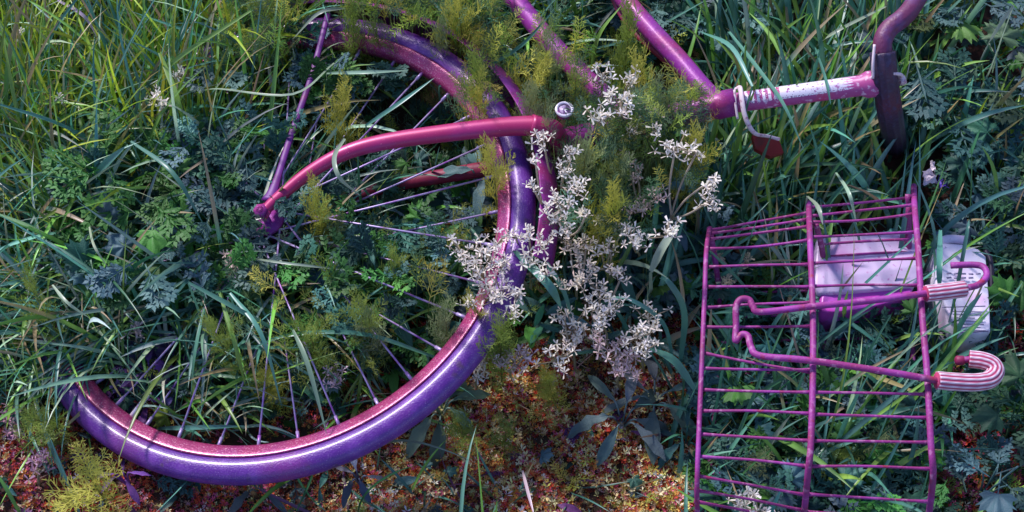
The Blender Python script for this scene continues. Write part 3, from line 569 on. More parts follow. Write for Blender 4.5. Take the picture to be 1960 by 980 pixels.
def ptest(loc, r=0):
    q = (proj(loc)/2).astype(int); q = np.clip(q, 0, [979, 489]); pr = prot[q[:, 1], q[:, 0]]; return (pr[:, 0] > .3) & (loc[:, 2] > pr[:, 1]-.02)
def carpet(mb, poly, n, tm, size, zr, cols, weights, pit=(.2, .4)):
    r = zone(poly, n); r[:, 2] = G+rng.uniform(*zr, n)
    q = r+np.array([0, 0, 0]); keep = ~ptest(q); r = r[keep]; n = len(r)
    hi = r[:, 2] > .03
    if hi.any(): stems(mb, r[hi], jit((.12, .2, .08), int(hi.sum())), .0009)
    pick = rng.choice(len(cols), n, p=np.array(weights)/sum(weights)); which = rng.integers(0, len(tm), n)
    for k in range(len(tm)):
        m_ = which == k; nn_ = m_.sum()
        if nn_ == 0: continue
        cc = np.concatenate([jit(cols[i], 1, .3) for i in pick[m_]])
        scatter(mb, tm[k], r[m_], rot_frames(rng.uniform(-3.14, 3.14, nn_), rng.normal(pit[0], pit[1], nn_), rng.normal(0, .3, nn_)), rng.uniform(*size, nn_), cc)
lf = MB(); 
def cut(seed, n=4):
    """deeply cut leaf: a rachis with pairs of toothed lobes"""
    r = random.Random(seed); V = []; Fs = []
    def lobe(x, y, a, l, w_):
        b = len(V); c, s_ = math.sin(a), math.cos(a); zz = r.uniform(-.12, .12)
        for u, h in ((0, .35), (.35, .8), (.55, .6), (.7, 1.0), (.85, .35), (1, .02)):
            for e in (-1, 0, 1): V.append((x+c*l*u-s_*w_*h*e*.5, y+s_*l*u+c*w_*h*e*.5, zz*u+(-.02 if e == 0 else .015)-.12*(x*x+y*y)))
        for i in range(5):
            for j in range(2): Fs.append((b+i*3+j, b+i*3+3+j, b+i*3+4+j, b+i*3+1+j))
        for e in (-1, 1):
            for u in (.35, .65):
                if l > .2:
                    q = len(V); aa = a+e*R_(38); X, Y = x+c*l*u, y+s_*l*u; k = l*.42; C_, S__ = math.sin(aa), math.cos(aa)
                    V.extend([(X, Y, zz*u), (X+C_*k*.5-S__*w_*.3, Y+S__*k*.5+C_*w_*.3, zz*u+.02), (X+C_*k, Y+S__*k, zz*u-.02), (X+C_*k*.5+S__*w_*.3, Y+S__*k*.5-C_*w_*.3, zz*u)]); Fs.append((q, q+1, q+2, q+3))
    for i in range(n):
        u = .15+.62*i/(n-1)
        for e in (-1, 1): lobe(0, u, e*R_(r.uniform(42, 62)), (.30+.18*math.sin(u*3))*r.uniform(.85, 1.1), .15)
    lobe(0, .75, 0, .34, .19); lobe(0, -.2, 0, 1.0, .07)
    return np.array(V), Fs
CUT = [cut(1), cut(2, 3), cut(3, 5)]
LOB = LOB[:2]+CUT+CUT
ALL = LOB+OVL
carpet(lf, [(-250, -300), (2200, -300), (2200, 1100), (1330, 1100), (1330, 620), (850, 650), (760, 760), (400, 860), (-200, 720)], 2600, LOB, (.016, .034), (.005, .04), [TEAL, BLUE, MID, LIME], [5, 2, 4, .5])
carpet(lf, [(1680, -300), (2200, -300), (2200, 1100), (1600, 1100), (1620, 620), (1800, 420)], 330, LOB, (.03, .05), (.03, .075), [TEAL, BLUE, MID], [5, 2, 2])
carpet(lf, [(200, 350), (560, 350), (520, 620), (180, 620)], 230, LOB, (.03, .052), (.05, .11), [TEAL, BLUE, MID], [4, 2, 5])
carpet(lf, [(380, 330), (600, 340), (700, 480), (880, 560), (760, 700), (420, 660)], 95, CUT, (.030, .048), (.09, .13), [TEAL, BLUE, MID], [4, 2, 4])
carpet(lf, [(600, 150), (860, 200), (700, 290), (580, 330)], 60, CUT, (.028, .045), (.09, .13), [TEAL, BLUE, MID], [4, 1, 4])
carpet(lf, [(640, 330), (1000, 330), (900, 680), (660, 700), (520, 500)], 260, LOB+OVL, (.03, .052), (.01, .07), [TEAL, BLUE, MID], [5, 2, 4])
carpet(lf, [(1040, -80), (1340, -80), (1320, 120), (1080, 90)], 120, LOB, (.028, .045), (.03, .08), [TEAL, BLUE], [3, 3])
carpet(lf, [(1100, 300), (1350, 300), (1340, 620), (1150, 600)], 130, ALL, (.03, .05), (.01, .05), [TEAL, BLUE, MID], [5, 3, 2])
carpet(lf, [(960, 440), (1260, 450), (1220, 680), (900, 690)], 90, OVL, (.03, .055), (.01, .06), [TEAL, BLUE, MID], [5, 3, 1])
carpet(lf, [(1350, 560), (1780, 600), (1780, 1050), (1350, 1050)], 240, LOB, (.03, .052), (.0, .06), [TEAL, BLUE, MID], [5, 2, 2.5])
carpet(lf, [(420, 480), (900, 520), (800, 740), (420, 800)], 170, LOB+OVL, (.028, .048), (.0, .05), [TEAL, BLUE, MID], [4, 2, 4])
carpet(lf, [(150, 690), (330, 640), (420, 760), (220, 830)], 60, ALL, (.02, .035), (.005, .04), [(.16, .05, .25), (.1, .08, .2), TEAL], [4, 3, 1])
carpet(lf, [(0, 780), (900, 900), (1350, 700), (1350, 1080), (-100, 1080)], 85, ALL, (.014, .032), (.005, .02), [TEAL, BLUE, (.13, .05, .14)], [3, 3, 2])
carpet(lf, [(-700, 1060), (2500, 1060), (2600, 2000), (-700, 2000)], 1100, ALL, (.03, .05), (.0, .04), [TEAL, MID, BLUE], [2, 2, 1])
carpet(lf, [(-900, -900), (2900, -900), (2900, -300), (-900, -300)], 900, LOB, (.03, .05), (.01, .05), [TEAL, MID], [1, 1])
tag(lf.build('leaf_carpet', M['leaf']), 'dark teal lobed weed leaves carpeting the ground between the grass', 'ground cover', kind='stuff')

# --- fine feathery undergrowth, and the reddish moss with pale sprouts
def needle(n=9, ln=.5, seed=0):
    r = random.Random(seed); V = []; Fs = []
    def quad(x0, y0, z0, x1, y1, z1, w_):
        b = len(V); dx, dy = x1-x0, y1-y0; l = math.hypot(dx, dy)+1e-6; nx, ny = -dy/l*w_, dx/l*w_
        V.extend([(x0-nx, y0-ny, z0), (x0+nx, y0+ny, z0), (x1+nx*.45, y1+ny*.45, z1), (x1-nx*.45, y1-ny*.45, z1)]); Fs.append((b, b+1, b+2, b+3))
    quad(0, 0, 0, 0, .5, .05, .012); quad(0, .5, .05, 0, 1, .02, .009)
    for i in range(n):
        s = .12+.85*i/n
        for e in (-1, 1):
            a = R_(r.uniform(35, 60)); l = ln*(1-s*.6)*r.uniform(.8, 1.1); x1, y1 = e*math.sin(a)*l*.8, s+math.cos(a)*l*.8; z1 = .05+r.uniform(-.08, .16)
            quad(0, s, .04, x1, y1, z1, .012)
            for q in (.35, .6, .85):
                aa = a*e+r.choice((-1, 1))*R_(r.uniform(25, 50)); ll = l*.42*(1.1-q*.5); X, Y = x1*q, s+(y1-s)*q
                quad(X, Y, .04+(z1-.04)*q, X+math.sin(aa)*ll, Y+math.cos(aa)*ll, z1+r.uniform(-.05, .1), .011)
    return np.array(V), np.array(Fs)
NDL = [needle(8, .5, 1), needle(10, .42, 2), needle(7, .62, 3)]
FEA, FEG, FED = (.56, .58, .10), (.30, .42, .08), (.11, .22, .11)
fu = MB()
def carpetn(mb, poly, n, size, zr, cols, weights, pit):
    r = zone(poly, n); r[:, 2] = G+rng.uniform(*zr, n); keep = ~ptest(r+np.array([0, .01, 0])); r = r[keep]; n = len(r)
    pick = rng.choice(len(cols), n, p=np.array(weights)/sum(weights)); which = rng.integers(0, 3, n)
    for k in range(3):
        m_ = which == k; nn_ = int(m_.sum())
        scatter(mb, NDL[k], r[m_], rot_frames(rng.uniform(-3.14, 3.14, nn_), rng.normal(pit, .4, nn_), rng.normal(0, .5, nn_)), rng.uniform(*size, nn_), np.concatenate([jit(cols[i], 1, .3) for i in pick[m_]]))
carpetn(fu, [(600, -100), (1340, -100), (1340, 420), (1160, 620), (900, 680), (640, 760), (440, 640), (560, 300)], 620, (.025, .05), (.0, .05), [FED, FEG, FEA], [6, 3, 1], .7)
carpetn(fu, [(1560, 600), (1980, 600), (1980, 1050), (1360, 1050), (1380, 800)], 140, (.025, .045), (.0, .04), [FED, FEG], [3, 1], .6)
carpetn(fu, [(0, 560), (600, 560), (560, 820), (60, 760)], 160, (.02, .04), (.0, .04), [FED, FEG], [3, 2], .6)
carpetn(fu, [(0, 780), (900, 900), (1100, 700), (1330, 700), (1330, 1050), (0, 1050)], 40, (.02, .035), (.0, .015), [FEG, FEA, (.3, .16, .04)], [2, 2, 1], .6)
def highn(poly, n, size, zr, cols, weights):
    z0 = zr[1]; q = zone(poly, n); r = q.copy(); up_ = P(1100, 250, z0)[:2]-P(1100, 250, G)[:2]; r[:, 0] += up_[0]; r[:, 1] += up_[1]; r[:, 2] = rng.uniform(*zr, n); stems(fu, r, jit((.2, .28, .08), n))
    pick = rng.choice(len(cols), n, p=np.array(weights)/sum(weights)); which = rng.integers(0, 3, n)
    for k in range(3):
        m_ = which == k; nn_ = int(m_.sum())
        scatter(fu, NDL[k], r[m_], rot_frames(rng.normal(0, 1.3, nn_), rng.normal(.9, .4, nn_), rng.normal(0, .5, nn_)), rng.uniform(*size, nn_), np.concatenate([jit(cols[i], 1, .3) for i in pick[m_]]))
highn([(1100, 200), (1315, 170), (1330, 290), (1230, 400), (1060, 420), (1060, 270)], 100, (.03, .055), (.10, .185), [FED, FEG, FEA], [7, 3, 1])
highn([(1120, 200), (1310, 165), (1310, 235), (1130, 270)], 80, (.03, .05), (.15, .20), [FED, FEG, FEA], [5, 4, 1.5])
highn([(960, 40), (1060, 40), (1160, 130), (1150, 200), (1040, 200), (930, 130)], 70, (.03, .05), (.08, .16), [FED, FEG, FEA], [3, 3, 2])
highn([(900, 130), (990, 150), (1000, 230), (920, 230)], 20, (.025, .045), (.10, .17), [FED, FEG, FEA], [3, 3, 2])
highn([(520, 400), (900, 400), (860, 640), (640, 720), (480, 620)], 40, (.03, .05), (.07, .11), [FED, FEG, FEA], [3, 3, 1.5])
highn([(480, 10), (600, 10), (600, 110), (480, 110)], 60, (.03, .05), (.08, .13), [FED, FEG, FEA], [3, 3, 2])
highn([(640, -20), (930, -10), (1000, 80), (940, 90), (720, 25)], 150, (.03, .055), (.10, .16), [FED, FEG, FEA], [3, 3, 2])
tag(fu.build('undergrowth', M['soft']), 'fine dark green feathery undergrowth inside the wheel and between plants', 'ground cover', kind='stuff')
def sprout(n=5, seed=0):
    r = random.Random(seed); V = []; Fs = []
    for i in range(n):
        a = i/n*6.28+r.uniform(-.4, .4); t = R_(r.uniform(20, 65)); b = len(V); dx, dy, dz = math.cos(a)*math.sin(t), math.sin(a)*math.sin(t), math.cos(t); px_, py_ = -math.sin(a)*.16, math.cos(a)*.16; h = r.uniform(.1, .4)
        V.extend([(0, 0, h), (dx*.55+px_, dy*.55+py_, h+dz*.55), (dx, dy, h+dz), (dx*.55-px_, dy*.55-py_, h+dz*.55)]); Fs.append((b, b+1, b+2, b+3))
    return np.array(V), np.array(Fs)
SPR = [sprout(5, 1), sprout(4, 2), sprout(6, 3)]
ms = MB()
def moss(poly, n, size, cols, weights, zr=(0, .012)):
    r = zone(poly, n); nz = np.sin(r[:, 0]*37+1)*np.sin(r[:, 1]*41+2)+.6*np.sin(r[:, 0]*90+r[:, 1]*70); r[:, 2] += rng.uniform(*zr, n)+.006*nz
    pr = ptest(r+np.array([0, 0, .01])); r = r[~pr]; nz = nz[~pr]; n = len(r); which = rng.integers(0, 3, n)
    wts = np.array(weights, float)/sum(weights); pick = rng.choice(len(cols), n, p=wts)
    for k in range(3):
        m_ = which == k; nn_ = int(m_.sum()); c = np.concatenate([jit(cols[i], 1, .35) for i in pick[m_]])*(1+.35*nz[m_][:, None])
        scatter(ms, SPR[k], r[m_], rot_frames(rng.uniform(-3.14, 3.14, nn_), rng.normal(0, .3, nn_), rng.normal(0, .3, nn_)), rng.uniform(*size, nn_), np.clip(c, .01, .9))
RED, ORG, YEL, OLV, MAG = (.58, .08, .035), (.90, .32, .08), (.95, .80, .36), (.42, .34, .07), (.56, .11, .20)
MG = (.5, .46, .12)
moss([(-400, 1070), (1400, 1070), (1500, 1500), (-400, 1500)], 7000, (.003, .0075), [RED, ORG, YEL, OLV, MAG], [4, 3, 3, 3, 2])
moss([(860, 660), (1330, 640), (1345, 1080), (560, 1080)], 1700, (.004, .009), [MG, OLV, YEL], [2, 1, 4], (.002, .02))
moss([(860, 660), (1330, 600), (1345, 1080), (560, 1080), (620, 880), (800, 820)], 17000, (.0026, .0062), [RED, ORG, YEL, OLV, MAG, (.9, .6, .5)], [5, 4, 3.4, 1.8, 2.4, 1.1])
moss([(-150, 740), (150, 800), (230, 880), (420, 940), (620, 900), (620, 1080), (-150, 1080)], 6500, (.0026, .0062), [RED, ORG, YEL, OLV, MAG, (.9, .6, .5)], [6, 3, 2, .8, 4, .8])
moss([(150, 700), (900, 560), (860, 700), (700, 830), (400, 850), (200, 800)], 2200, (.003, .006), [RED, ORG, OLV, MAG], [5, 2, 3, 3])
moss([(1800, 620), (2100, 600), (2100, 1050), (1800, 1050)], 2800, (.003, .0075), [RED, ORG, MAG, YEL], [3, 1.5, 6, .8], (.01, .03))
moss([(-100, 300), (200, 300), (180, 640), (-100, 760)], 900, (.003, .006), [RED, OLV, MAG], [5, 2, 3])
moss([(1340, 640), (1560, 640), (1560, 1000), (1340, 1000)], 900, (.003, .006), [RED, ORG, OLV], [4, 3, 2])
moss([(850, 420), (1250, 420), (1250, 660), (900, 660)], 1500, (.003, .006), [RED, ORG, OLV, MAG], [5, 3, 2, 2])
tag(ms.build('moss', M['moss']), 'rust red and yellow moss with tiny sprouts on the bare soil', 'moss', kind='stuff')

# --- single feathery weeds: one mesh of foliage and one of stem each
def feather_proto(seed):
    rr = random.Random(seed); f = MB(); s = MB(); n = rr.randint(9, 12)
    top = np.array([rr.uniform(-.15, .15), rr.uniform(-.05, .15), 1.0]); p = catmull([np.zeros(3), top*.5+np.array([.05*rr.uniform(-1, 1), 0, 0]), top], 6); tube(s, p, np.linspace(.014, .006, len(p)), 5, c=(.2, .2, .06))
    for i in range(n):
        u = .15+.85*i/(n-1); b = p[int(u*(len(p)-1))]; k = 2 if i < n-1 else 1
        for e in range(k):
            yaw = np.array([rr.uniform(-3.14, 3.14)]); scatter(f, NDL[rr.randint(0, 2)], b[None], rot_frames(yaw, np.array([rr.uniform(.1, .9)+.4*u]), np.array([rr.uniform(-.5, .5)])), np.array([(.62-.25*u)*rr.uniform(.8, 1.15)]), jit((1, 1, 1), 1, .18))
    return f, s
protos = {}
def feather_mesh(kind, seed, colr):
    f, s = feather_proto(seed)
    f.c = [c*np.array(colr) for c in f.c]
    fo = f.build('foliage', M['soft']); so = s.build('stem', M['soft']); return fo, so
for kn, cc in (('y', FEA), ('g', FEG), ('d', (.32, .42, .18))):
    protos[kn] = [feather_mesh(kn, 10+i, cc) for i in range(3)]
used = set()
FE = [(170, 960, 125, 'y', 'large feathery yellow-green weed below the lower left of the tyre'), (95, 800, 90, 'g', 'feathery weed just left of where the tyre sinks into grass'),
 (600, 420, 62, 'y', 'feathery sprig just under the bend of the crimson fork blade'), (590, 640, 85, 'g', 'feathery weed left of the middle of the wheel spokes'), (655, 625, 80, 'g', 'bright feathery weed under the long white-edged spokes'),
 (500, 740, 80, 'y', 'feathery weed standing behind the bottom of the rim'), (742, 505, 50, 'g', 'small feathery sprig between two crossing spokes'), (635, 235, 75, 'y', 'feathery sprig right of the thin purple mudguard stay'),
 (655, 70, 70, 'g', 'feathery weed hiding the upper left end of the tyre'), (735, 60, 60, 'g', 'feathery sprig rising above the top of the tyre'), (885, 45, 95, 'y', 'tall feathery weed at the top edge above the mudguard'),
 (830, 105, 60, 'd', 'feathery tuft lying across the top of the tyre'), (1005, 130, 90, 'y', 'feathery weed left of the down tube'), (1060, 80, 70, 'd', 'feathery weed crossing the upper down tube'),
 (930, 160, 70, 'g', 'feathery weed over the upper right bend of the tyre'), (925, 215, 62, 'y', 'feathery sprig on the tyre just above the fork blade'), (955, 335, 70, 'y', 'feathery tuft under the fork blade left of the rim'),
 (1000, 200, 60, 'd', 'feathery tuft between tyre and mudguard above the crown'), (1060, 262, 62, 'd', 'feathery tuft below the silver crown nut'), (1110, 320, 80, 'd', 'feathery weed right of the fork crown'),
 (1150, 400, 85, 'y', 'bright feathery weed in the middle of the white flowers'), (1185, 340, 70, 'd', 'feathery weed behind the tallest white flower stalks'), (1235, 170, 105, 'y', 'tall feathery weed between the down tube and the top tube'),
 (1250, 260, 85, 'd', 'feathery weed under the joint of the top tube'), (1290, 235, 80, 'd', 'feathery weed leaning on the top tube from below'), (1330, 290, 75, 'y', 'feathery weed just left of the bracket with the reflector'),
 (1210, 110, 85, 'g', 'slender feathery weed left of the top tube'), (1115, 185, 60, 'g', 'feathery tuft beside the lower end of the down tube'), (1180, 275, 70, 'd', 'feathery weed right of the silver crown nut'),
 (960, 650, 85, 'g', 'feathery weed covering the right side of the tyre'), (935, 600, 60, 'y', 'feathery sprig inside the rim below the thickest flower cluster'), (900, 810, 65, 'g', 'feathery tuft below the tyre beside a grey-green rosette'),
 (1070, 745, 65, 'y', 'feathery tuft below the white flowers on the red moss'), (965, 850, 55, 'g', 'low feathery tuft in the middle of the red moss'), (1605, 870, 70, 'g', 'feathery weed under the middle post of the basket'),
 (1690, 860, 70, 'd', 'feathery weed seen through the lower right basket wires'), (60, 585, 60, 'g', 'feathery weed beside the left edge of the wheel'), (420, 640, 60, 'g', 'feathery weed under the drooping grass inside the wheel'),
 (1450, 880, 60, 'd', 'feathery weed seen through the lower left basket wires'), (700, 620, 55, 'd', 'dim feathery sprig right of the bright one in the wheel'), (845, 640, 60, 'd', 'fine feathery tuft against the inside of the rim')]
for i, (x, y, s, kn, lab) in enumerate(FE):
    near = 860 < x < 1390 and y < 470
    zt = .185 if near else .14 if (x < 1060 and y < 700) else .06
    if y > 820 or (x > 1390): zt = .035
    if kn == 'y' and y > 900: zt = .07
    b = P(x, y-.35*s, zt); b[2] = G; e = empty('feathery_weed', b, lab, 'weed', 'feathery yellow-green weeds'); fo, so = protos[kn][i % 3]
    key = (kn, i % 3)
    if key not in used: used.add(key)
    else:
        fo = fo.copy(); so = so.copy(); col.objects.link(fo); col.objects.link(so)
    fo.parent = e; so.parent = e
    k = s/1485*1.45; e.scale = (k, k, max(k*.8, min(zt-G, 2.4*k))); b[2] = max(G, zt-2.4*k); e.location = b; e.rotation_euler = (random.uniform(-.12, .12), random.uniform(-.12, .12), random.uniform(0, 6.28))
for k, l in protos.items():
    for i, pr in enumerate(l):
        if (k, i) not in used:
            for o in pr: bpy.data.objects.remove(o)

# --- single leafy weeds
def leafy(x, y, n, size, tm, c, lab, z=.03, up=.45, grp='broad-leaved weeds', name='leafy_weed', yaws=None):
    b = P(x, y, G); e = empty(name, b, lab, 'weed', grp); 
    for i in range(n):
        yw = (yaws[i % len(yaws)] if yaws else i/n*6.28)+random.uniform(-.35, .35); m = MB(); L0 = size*random.uniform(.8, 1.15)
        pit = up+random.uniform(-.3, .3); dr = np.array([math.sin(yw), math.cos(yw), 0]); base = np.array([0, 0, z*random.uniform(.7, 1.3)])+dr*L0*.35
        t = tm[random.randrange(len(tm))]; scatter(m, t, base[None], rot_frames(np.array([yw]), np.array([pit-.35]), np.array([random.uniform(-.3, .3)])), np.array([L0]), jit(c, 1, .22))
        tube(m, catmull([np.zeros(3), base*.6+np.array([0, 0, .01]), base], 4), .0012, 5, c=np.array(c)*1.5)
        m.build('leaf', M['leaf'], e)
LW = [(1712, 185, 4, .05, LOB, (.05, .12, .12), 'blue-green lobed weed right of the dark handlebar grip'), (1862, 190, 4, .05, LOB, (.09, .17, .08), 'pale-edged lobed weed near the upper right corner'), (1765, 70, 5, .045, LOB, (.08, .15, .03), 'bright green lobed weed right of the handlebar bend'),
 (1830, 60, 5, .04, LOB, BLUE, 'bluish lobed weed at the top edge right of the handlebar'), (1655, 40, 4, .036, LOB, LIME, 'yellow-green lobed weed left of the handlebar bend'), (1790, 260, 6, .045, LOB, TEAL, 'dark lobed weed above the foil scrap'),
 (1900, 330, 6, .045, LOB, TEAL, 'dark lobed weed at the right edge above the bottle'), (1930, 450, 5, .045, LOB, (.04, .11, .04), 'green lobed weed at the right edge level with the bottle top'), (1860, 440, 5, .035, LOB, BLUE, 'blue-green lobed weed covering the top of the bottle'),
 (1665, 665, 6, .05, LOB, (.04, .09, .14), 'bluish weed under the lower hook wire of the basket'), (1635, 800, 6, .045, LOB, TEAL, 'dark weed under the middle rungs of the right basket half'), (1730, 920, 6, .04, LOB, TEAL, 'dark weed in the lower right corner of the basket'),
 (1490, 850, 5, .04, LOB, TEAL, 'dark weed in the lower left half of the basket'), (1450, 960, 5, .04, LOB, BLUE, 'bluish weed at the bottom edge under the basket'), (1920, 830, 7, .045, LOB, (.04, .11, .05), 'green weed in the lower right corner of the photo'), (1870, 940, 5, .04, LOB, BLUE, 'grey-blue weed at the bottom edge right of the basket'),
 (330, 470, 6, .05, LOB, MID, 'deep green lobed weed left of the hub'), (250, 400, 5, .042, LOB, MID, 'green lobed weed among grass at the left of the wheel'), (380, 440, 5, .04, LOB, (.04, .12, .02), 'bright green weed just left of the hub'), (310, 560, 5, .04, LOB, BLUE, 'blue-grey lobed weed inside the wheel under the hub'),
 (440, 200, 5, .035, LOB, BLUE, 'blue-grey weed in the grass left of the mudguard stay'), (580, 150, 4, .035, LOB, BLUE, 'pale blue leaf cluster just left of the mudguard stay'), (540, 460, 5, .035, LOB, TEAL, 'teal weed growing through the spokes under the hub'),
 (1250, 60, 6, .04, LOB, BLUE, 'bluish weed left of the top end of the top tube'), (1390, 80, 5, .035, LOB, BLUE, 'bluish weed right of the top tube'), (740, 600, 5, .05, OVL, TEAL, 'teal broad-leaved weed in the middle of the wheel'), (1230, 400, 5, .05, OVL, BLUE, 'blue-green broad-leaved weed under the right hand flowers'), (935, 380, 5, .045, OVL, BLUE, 'grey-blue leaves inside the rim under the lower fork blade')]
for a in LW:
    a = (a[0], a[1]+22)+(a[2], a[3]*1.2)+a[4:]
    leafy(*a, z=(.03 if 1340 < a[0] < 1790 and a[1] > 400 else .115 if a[0] < 700 else .09), up=.45)
RS = [(846, 800, 8, .050, OVL, (.16, .25, .18), 'grey-green rosette growing against the underside of the tyre'), (1190, 820, 7, .050, OVL, (.13, .20, .18), 'blue-grey rosette on the red moss left of the basket'), (1250, 780, 6, .052, OVL, (.13, .20, .17), 'grey leaves drooping below the right hand white flowers'),
 (500, 945, 5, .036, OVL, (.09, .14, .12), 'pale green rosette under the lowest point of the tyre'), (300, 740, 5, .03, OVL, (.12, .06, .22), 'violet-dusted rosette inside the lower left rim'), (250, 935, 5, .03, OVL, (.18, .07, .26), 'purple-dusted rosette below the tyre near the bottom left'), (1310, 860, 5, .035, OVL, TEAL, 'dark rosette beside the left basket edge'), (690, 930, 5, .028, OVL, (.09, .11, .16), 'small blue-grey rosette below the tyre at the bottom edge')]
for a in RS: leafy(*(a[:3]+(a[3]*.95,)+a[4:]), z=.04, up=.35, grp='rosettes on the mossy soil', name='rosette_weed')

# --- white flowering stalks
def petal_cluster(m, c, r, n, colr, rr):
    n = int(n*1.5); fl = max(3, n//5); P0 = np.array([[0, 0, 0], [-.10, .4, .03], [-.15, .85, .0], [.13, .95, 0], [.10, .4, .03]]); Ft = np.array([[0, 1, 4, 4], [1, 2, 3, 4]])
    Fl = [(0, 1, 4), (1, 2, 3, 4)]
    for k in range(fl):
        o = c+np.array([rr.gauss(0, .45), rr.gauss(0, .45), rr.gauss(0, .3)])*r; q = rr.randint(4, 6); a0 = rr.uniform(0, 6.28)
        tube(m, [c-np.array([0, 0, r*.6]), o], .0007, 4, c=(.4, .34, .22))
        for i in range(q):
            sc_ = rr.uniform(.0050, .0100)
            scatter(m, (P0, Fl), o[None], rot_frames(np.array([a0+i/q*6.28]), np.array([rr.uniform(-.3, 1.3)]), np.array([rr.uniform(-.9, .9)])), np.array([sc_]), jit(colr, 1, .08))
WH, PK = (.96, .88, .72), (.86, .68, .60)
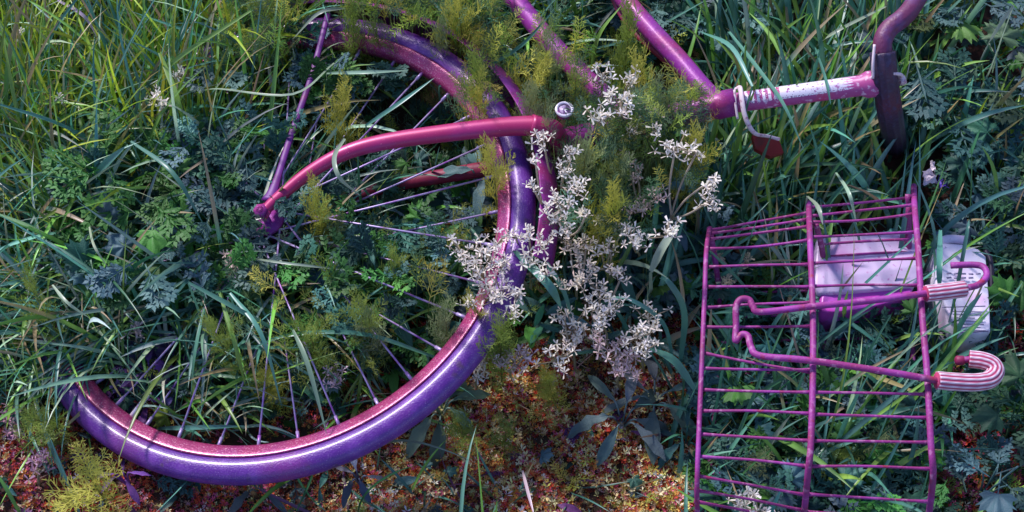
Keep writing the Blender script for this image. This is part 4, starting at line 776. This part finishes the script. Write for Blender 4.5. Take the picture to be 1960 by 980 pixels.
FL = [('loose cream flower spray on thin stalks between mudguard end and shaded stalks', (1160, 560), [(1140, 430, 16), (1165, 470, 18), (1130, 505, 14), (1195, 440, 14), (1172, 520, 16)], (.92, .84, .68), .14),
 ('loose cream flowers rising above the densest flower clump', (1090, 500), [(1068, 420, 16), (1060, 375, 16), (1085, 440, 16), (1122, 410, 14)], (.92, .84, .68), .17),
 ('tall white flower stalk above the down tube end', (1170, 285), [(1155, 140, 22), (1166, 182, 18), (1150, 228, 30), (1192, 216, 24)], WH, .20),
 ('white flower sprig right beside the tallest stalk', (1185, 260), [(1205, 152, 24), (1200, 185, 14)], WH, .18),
 ('small white flower fork under the top tube', (1232, 290), [(1235, 203, 14), (1258, 218, 16), (1214, 251, 20), (1252, 252, 16)], WH, .16),
 ('long pale stalk with white flowers nearest the basket', (1238, 500), [(1292, 288, 30), (1334, 290, 28), (1362, 345, 26), (1362, 382, 24), (1277, 443, 30)], WH, .17),
 ('white flower head left of the long pale stalk', (1215, 500), [(1210, 455, 30), (1226, 470, 14)], WH, .14),
 ('dull pink-white flowers in the shade between two stalks', (1215, 430), [(1218, 328, 22), (1200, 300, 18), (1262, 375, 20), (1212, 402, 22), (1240, 390, 16)], PK, .11),
 ('white flowers just below the fork crown', (1075, 420), [(1040, 268, 24), (1095, 290, 18), (1080, 328, 26), (1106, 362, 26)], WH, .17),
 ('small white flowers on the mudguard', (1050, 470), [(1016, 352, 16), (1046, 398, 14), (1085, 395, 20), (1025, 310, 10)], WH, .18),
 ('dense white flowers at the left end of the clump over the rim', (930, 600), [(884, 478, 26), (924, 476, 24), (905, 508, 26), (948, 462, 22), (940, 500, 26)], WH, .17),
 ('thick white flower clump covering the tyre', (965, 660), [(962, 505, 28), (930, 540, 30), (960, 560, 28), (940, 572, 22), (980, 600, 20), (898, 580, 16), (990, 560, 18)], WH, .16),
 ('white flowers between the tyre and the mudguard end', (1010, 580), [(1008, 498, 22), (1012, 452, 22), (1042, 468, 22), (985, 450, 18), (1048, 520, 22)], WH, .17),
 ('creamy flowers right of the mudguard end', (1105, 600), [(1090, 462, 28), (1122, 468, 26), (1105, 500, 18), (1078, 545, 18), (1112, 540, 26)], (.90, .80, .62), .15),
 ('large white flower clump in the centre of the flower patch', (1150, 680), [(1150, 560, 34), (1166, 592, 34), (1130, 588, 24), (1190, 528, 20), (1152, 618, 18)], WH, .13),
 ('white flower clump under the centre of the flower patch', (1100, 710), [(1095, 618, 36), (1118, 640, 24), (1080, 600, 22), (1070, 682, 30), (1088, 660, 18)], WH, .10),
 ('white flower clump at the right end of the patch', (1235, 720), [(1240, 602, 28), (1218, 640, 34), (1232, 665, 26), (1250, 625, 18)], WH, .12),
 ('lowest pinkish white flower clump above the red moss', (1190, 750), [(1178, 668, 34), (1190, 705, 30), (1205, 690, 24), (1145, 660, 22), (1215, 715, 14)], (.84, .66, .62), .09),
 ('pinkish white flowers just right of the tyre', (985, 730), [(985, 688, 28), (1006, 680, 20), (958, 692, 16)], (.84, .66, .64), .08),
 ('small white flower head at the underside of the tyre', (915, 745), [(918, 710, 22), (924, 695, 12)], WH, .07),
 ('white flower head in the tall grass at the upper left', (310, 290), [(298, 183, 20), (312, 200, 14), (345, 140, 16)], WH, .14),
 ('pinkish flower head on a spoke left of the hub', (455, 560), [(452, 494, 18), (448, 510, 10)], PK, .10),
 ('pinkish white flower head between lower spokes', (640, 760), [(632, 716, 22), (640, 730, 14)], (.78, .6, .68), .06),
 ('faded flower head in the grass under the hub', (270, 690), [(264, 630, 18)], (.6, .5, .45), .08),
 ('white flower head at the bottom edge of the basket', (1430, 1000), [(1418, 962, 24), (1440, 950, 18), (1455, 975, 20)], WH, .10),
 ('small yellowish flowers inside the upper left basket half', (1420, 560), [(1432, 498, 16), (1388, 540, 12), (1376, 490, 10)], (.6, .55, .34), .08),
 ('mauve flower head at the left edge below the wheel', (75, 930), [(72, 888, 26), (82, 870, 16)], (.6, .36, .46), .05),
 ('mauve flowers at the left edge', (10, 830), [(14, 790, 22), (22, 815, 18), (35, 835, 12)], (.5, .28, .36), .05),
 ('tiny white flower at the upper left corner', (45, 120), [(38, 58, 7)], WH, .12),
 ('tiny white flower left of the larger white flower head', (118, 250), [(114, 190, 7)], WH, .12)]
for i, (lab, (rx, ry), cl_, c, hh) in enumerate(FL):
    rr = random.Random(i+5); b = P(rx, ry, G); e = empty('white_flower_weed', b, lab, 'flower', 'white flowering weeds')
    if 1000 < rx < 1260 and ry < 520: hh += .055
    sm = MB(); pts = [P(x, y, hh-.02+rr.uniform(-.012, .012)) for x, y, r in cl_]
    node = np.mean(pts, 0)*.62+b*.38
    tube(sm, catmull([b-b, (node-b)*.5+np.array([rr.uniform(-.006, .006), 0, 0]), node-b], 6), np.linspace(.0019, .0014, 13), 6, c=(.42, .40, .22))
    for p in pts:
        nd = (node-b)*(rr.uniform(.75, 1)); mid = (nd+(p-b))/2+np.array([rr.uniform(-.006, .006), rr.uniform(-.004, .004), -.006]); tube(sm, catmull([nd, mid, p-b], 5), .0013, 5, c=(.62, .56, .42))
    sm.build('stem', M['petal'], e)
    for p, (x, y, r) in zip(pts, cl_):
        m = MB(); petal_cluster(m, p-b, r*1.0/1600, max(9, r*1.45), c, rr); m.build('flower_cluster', M['petal'], e)
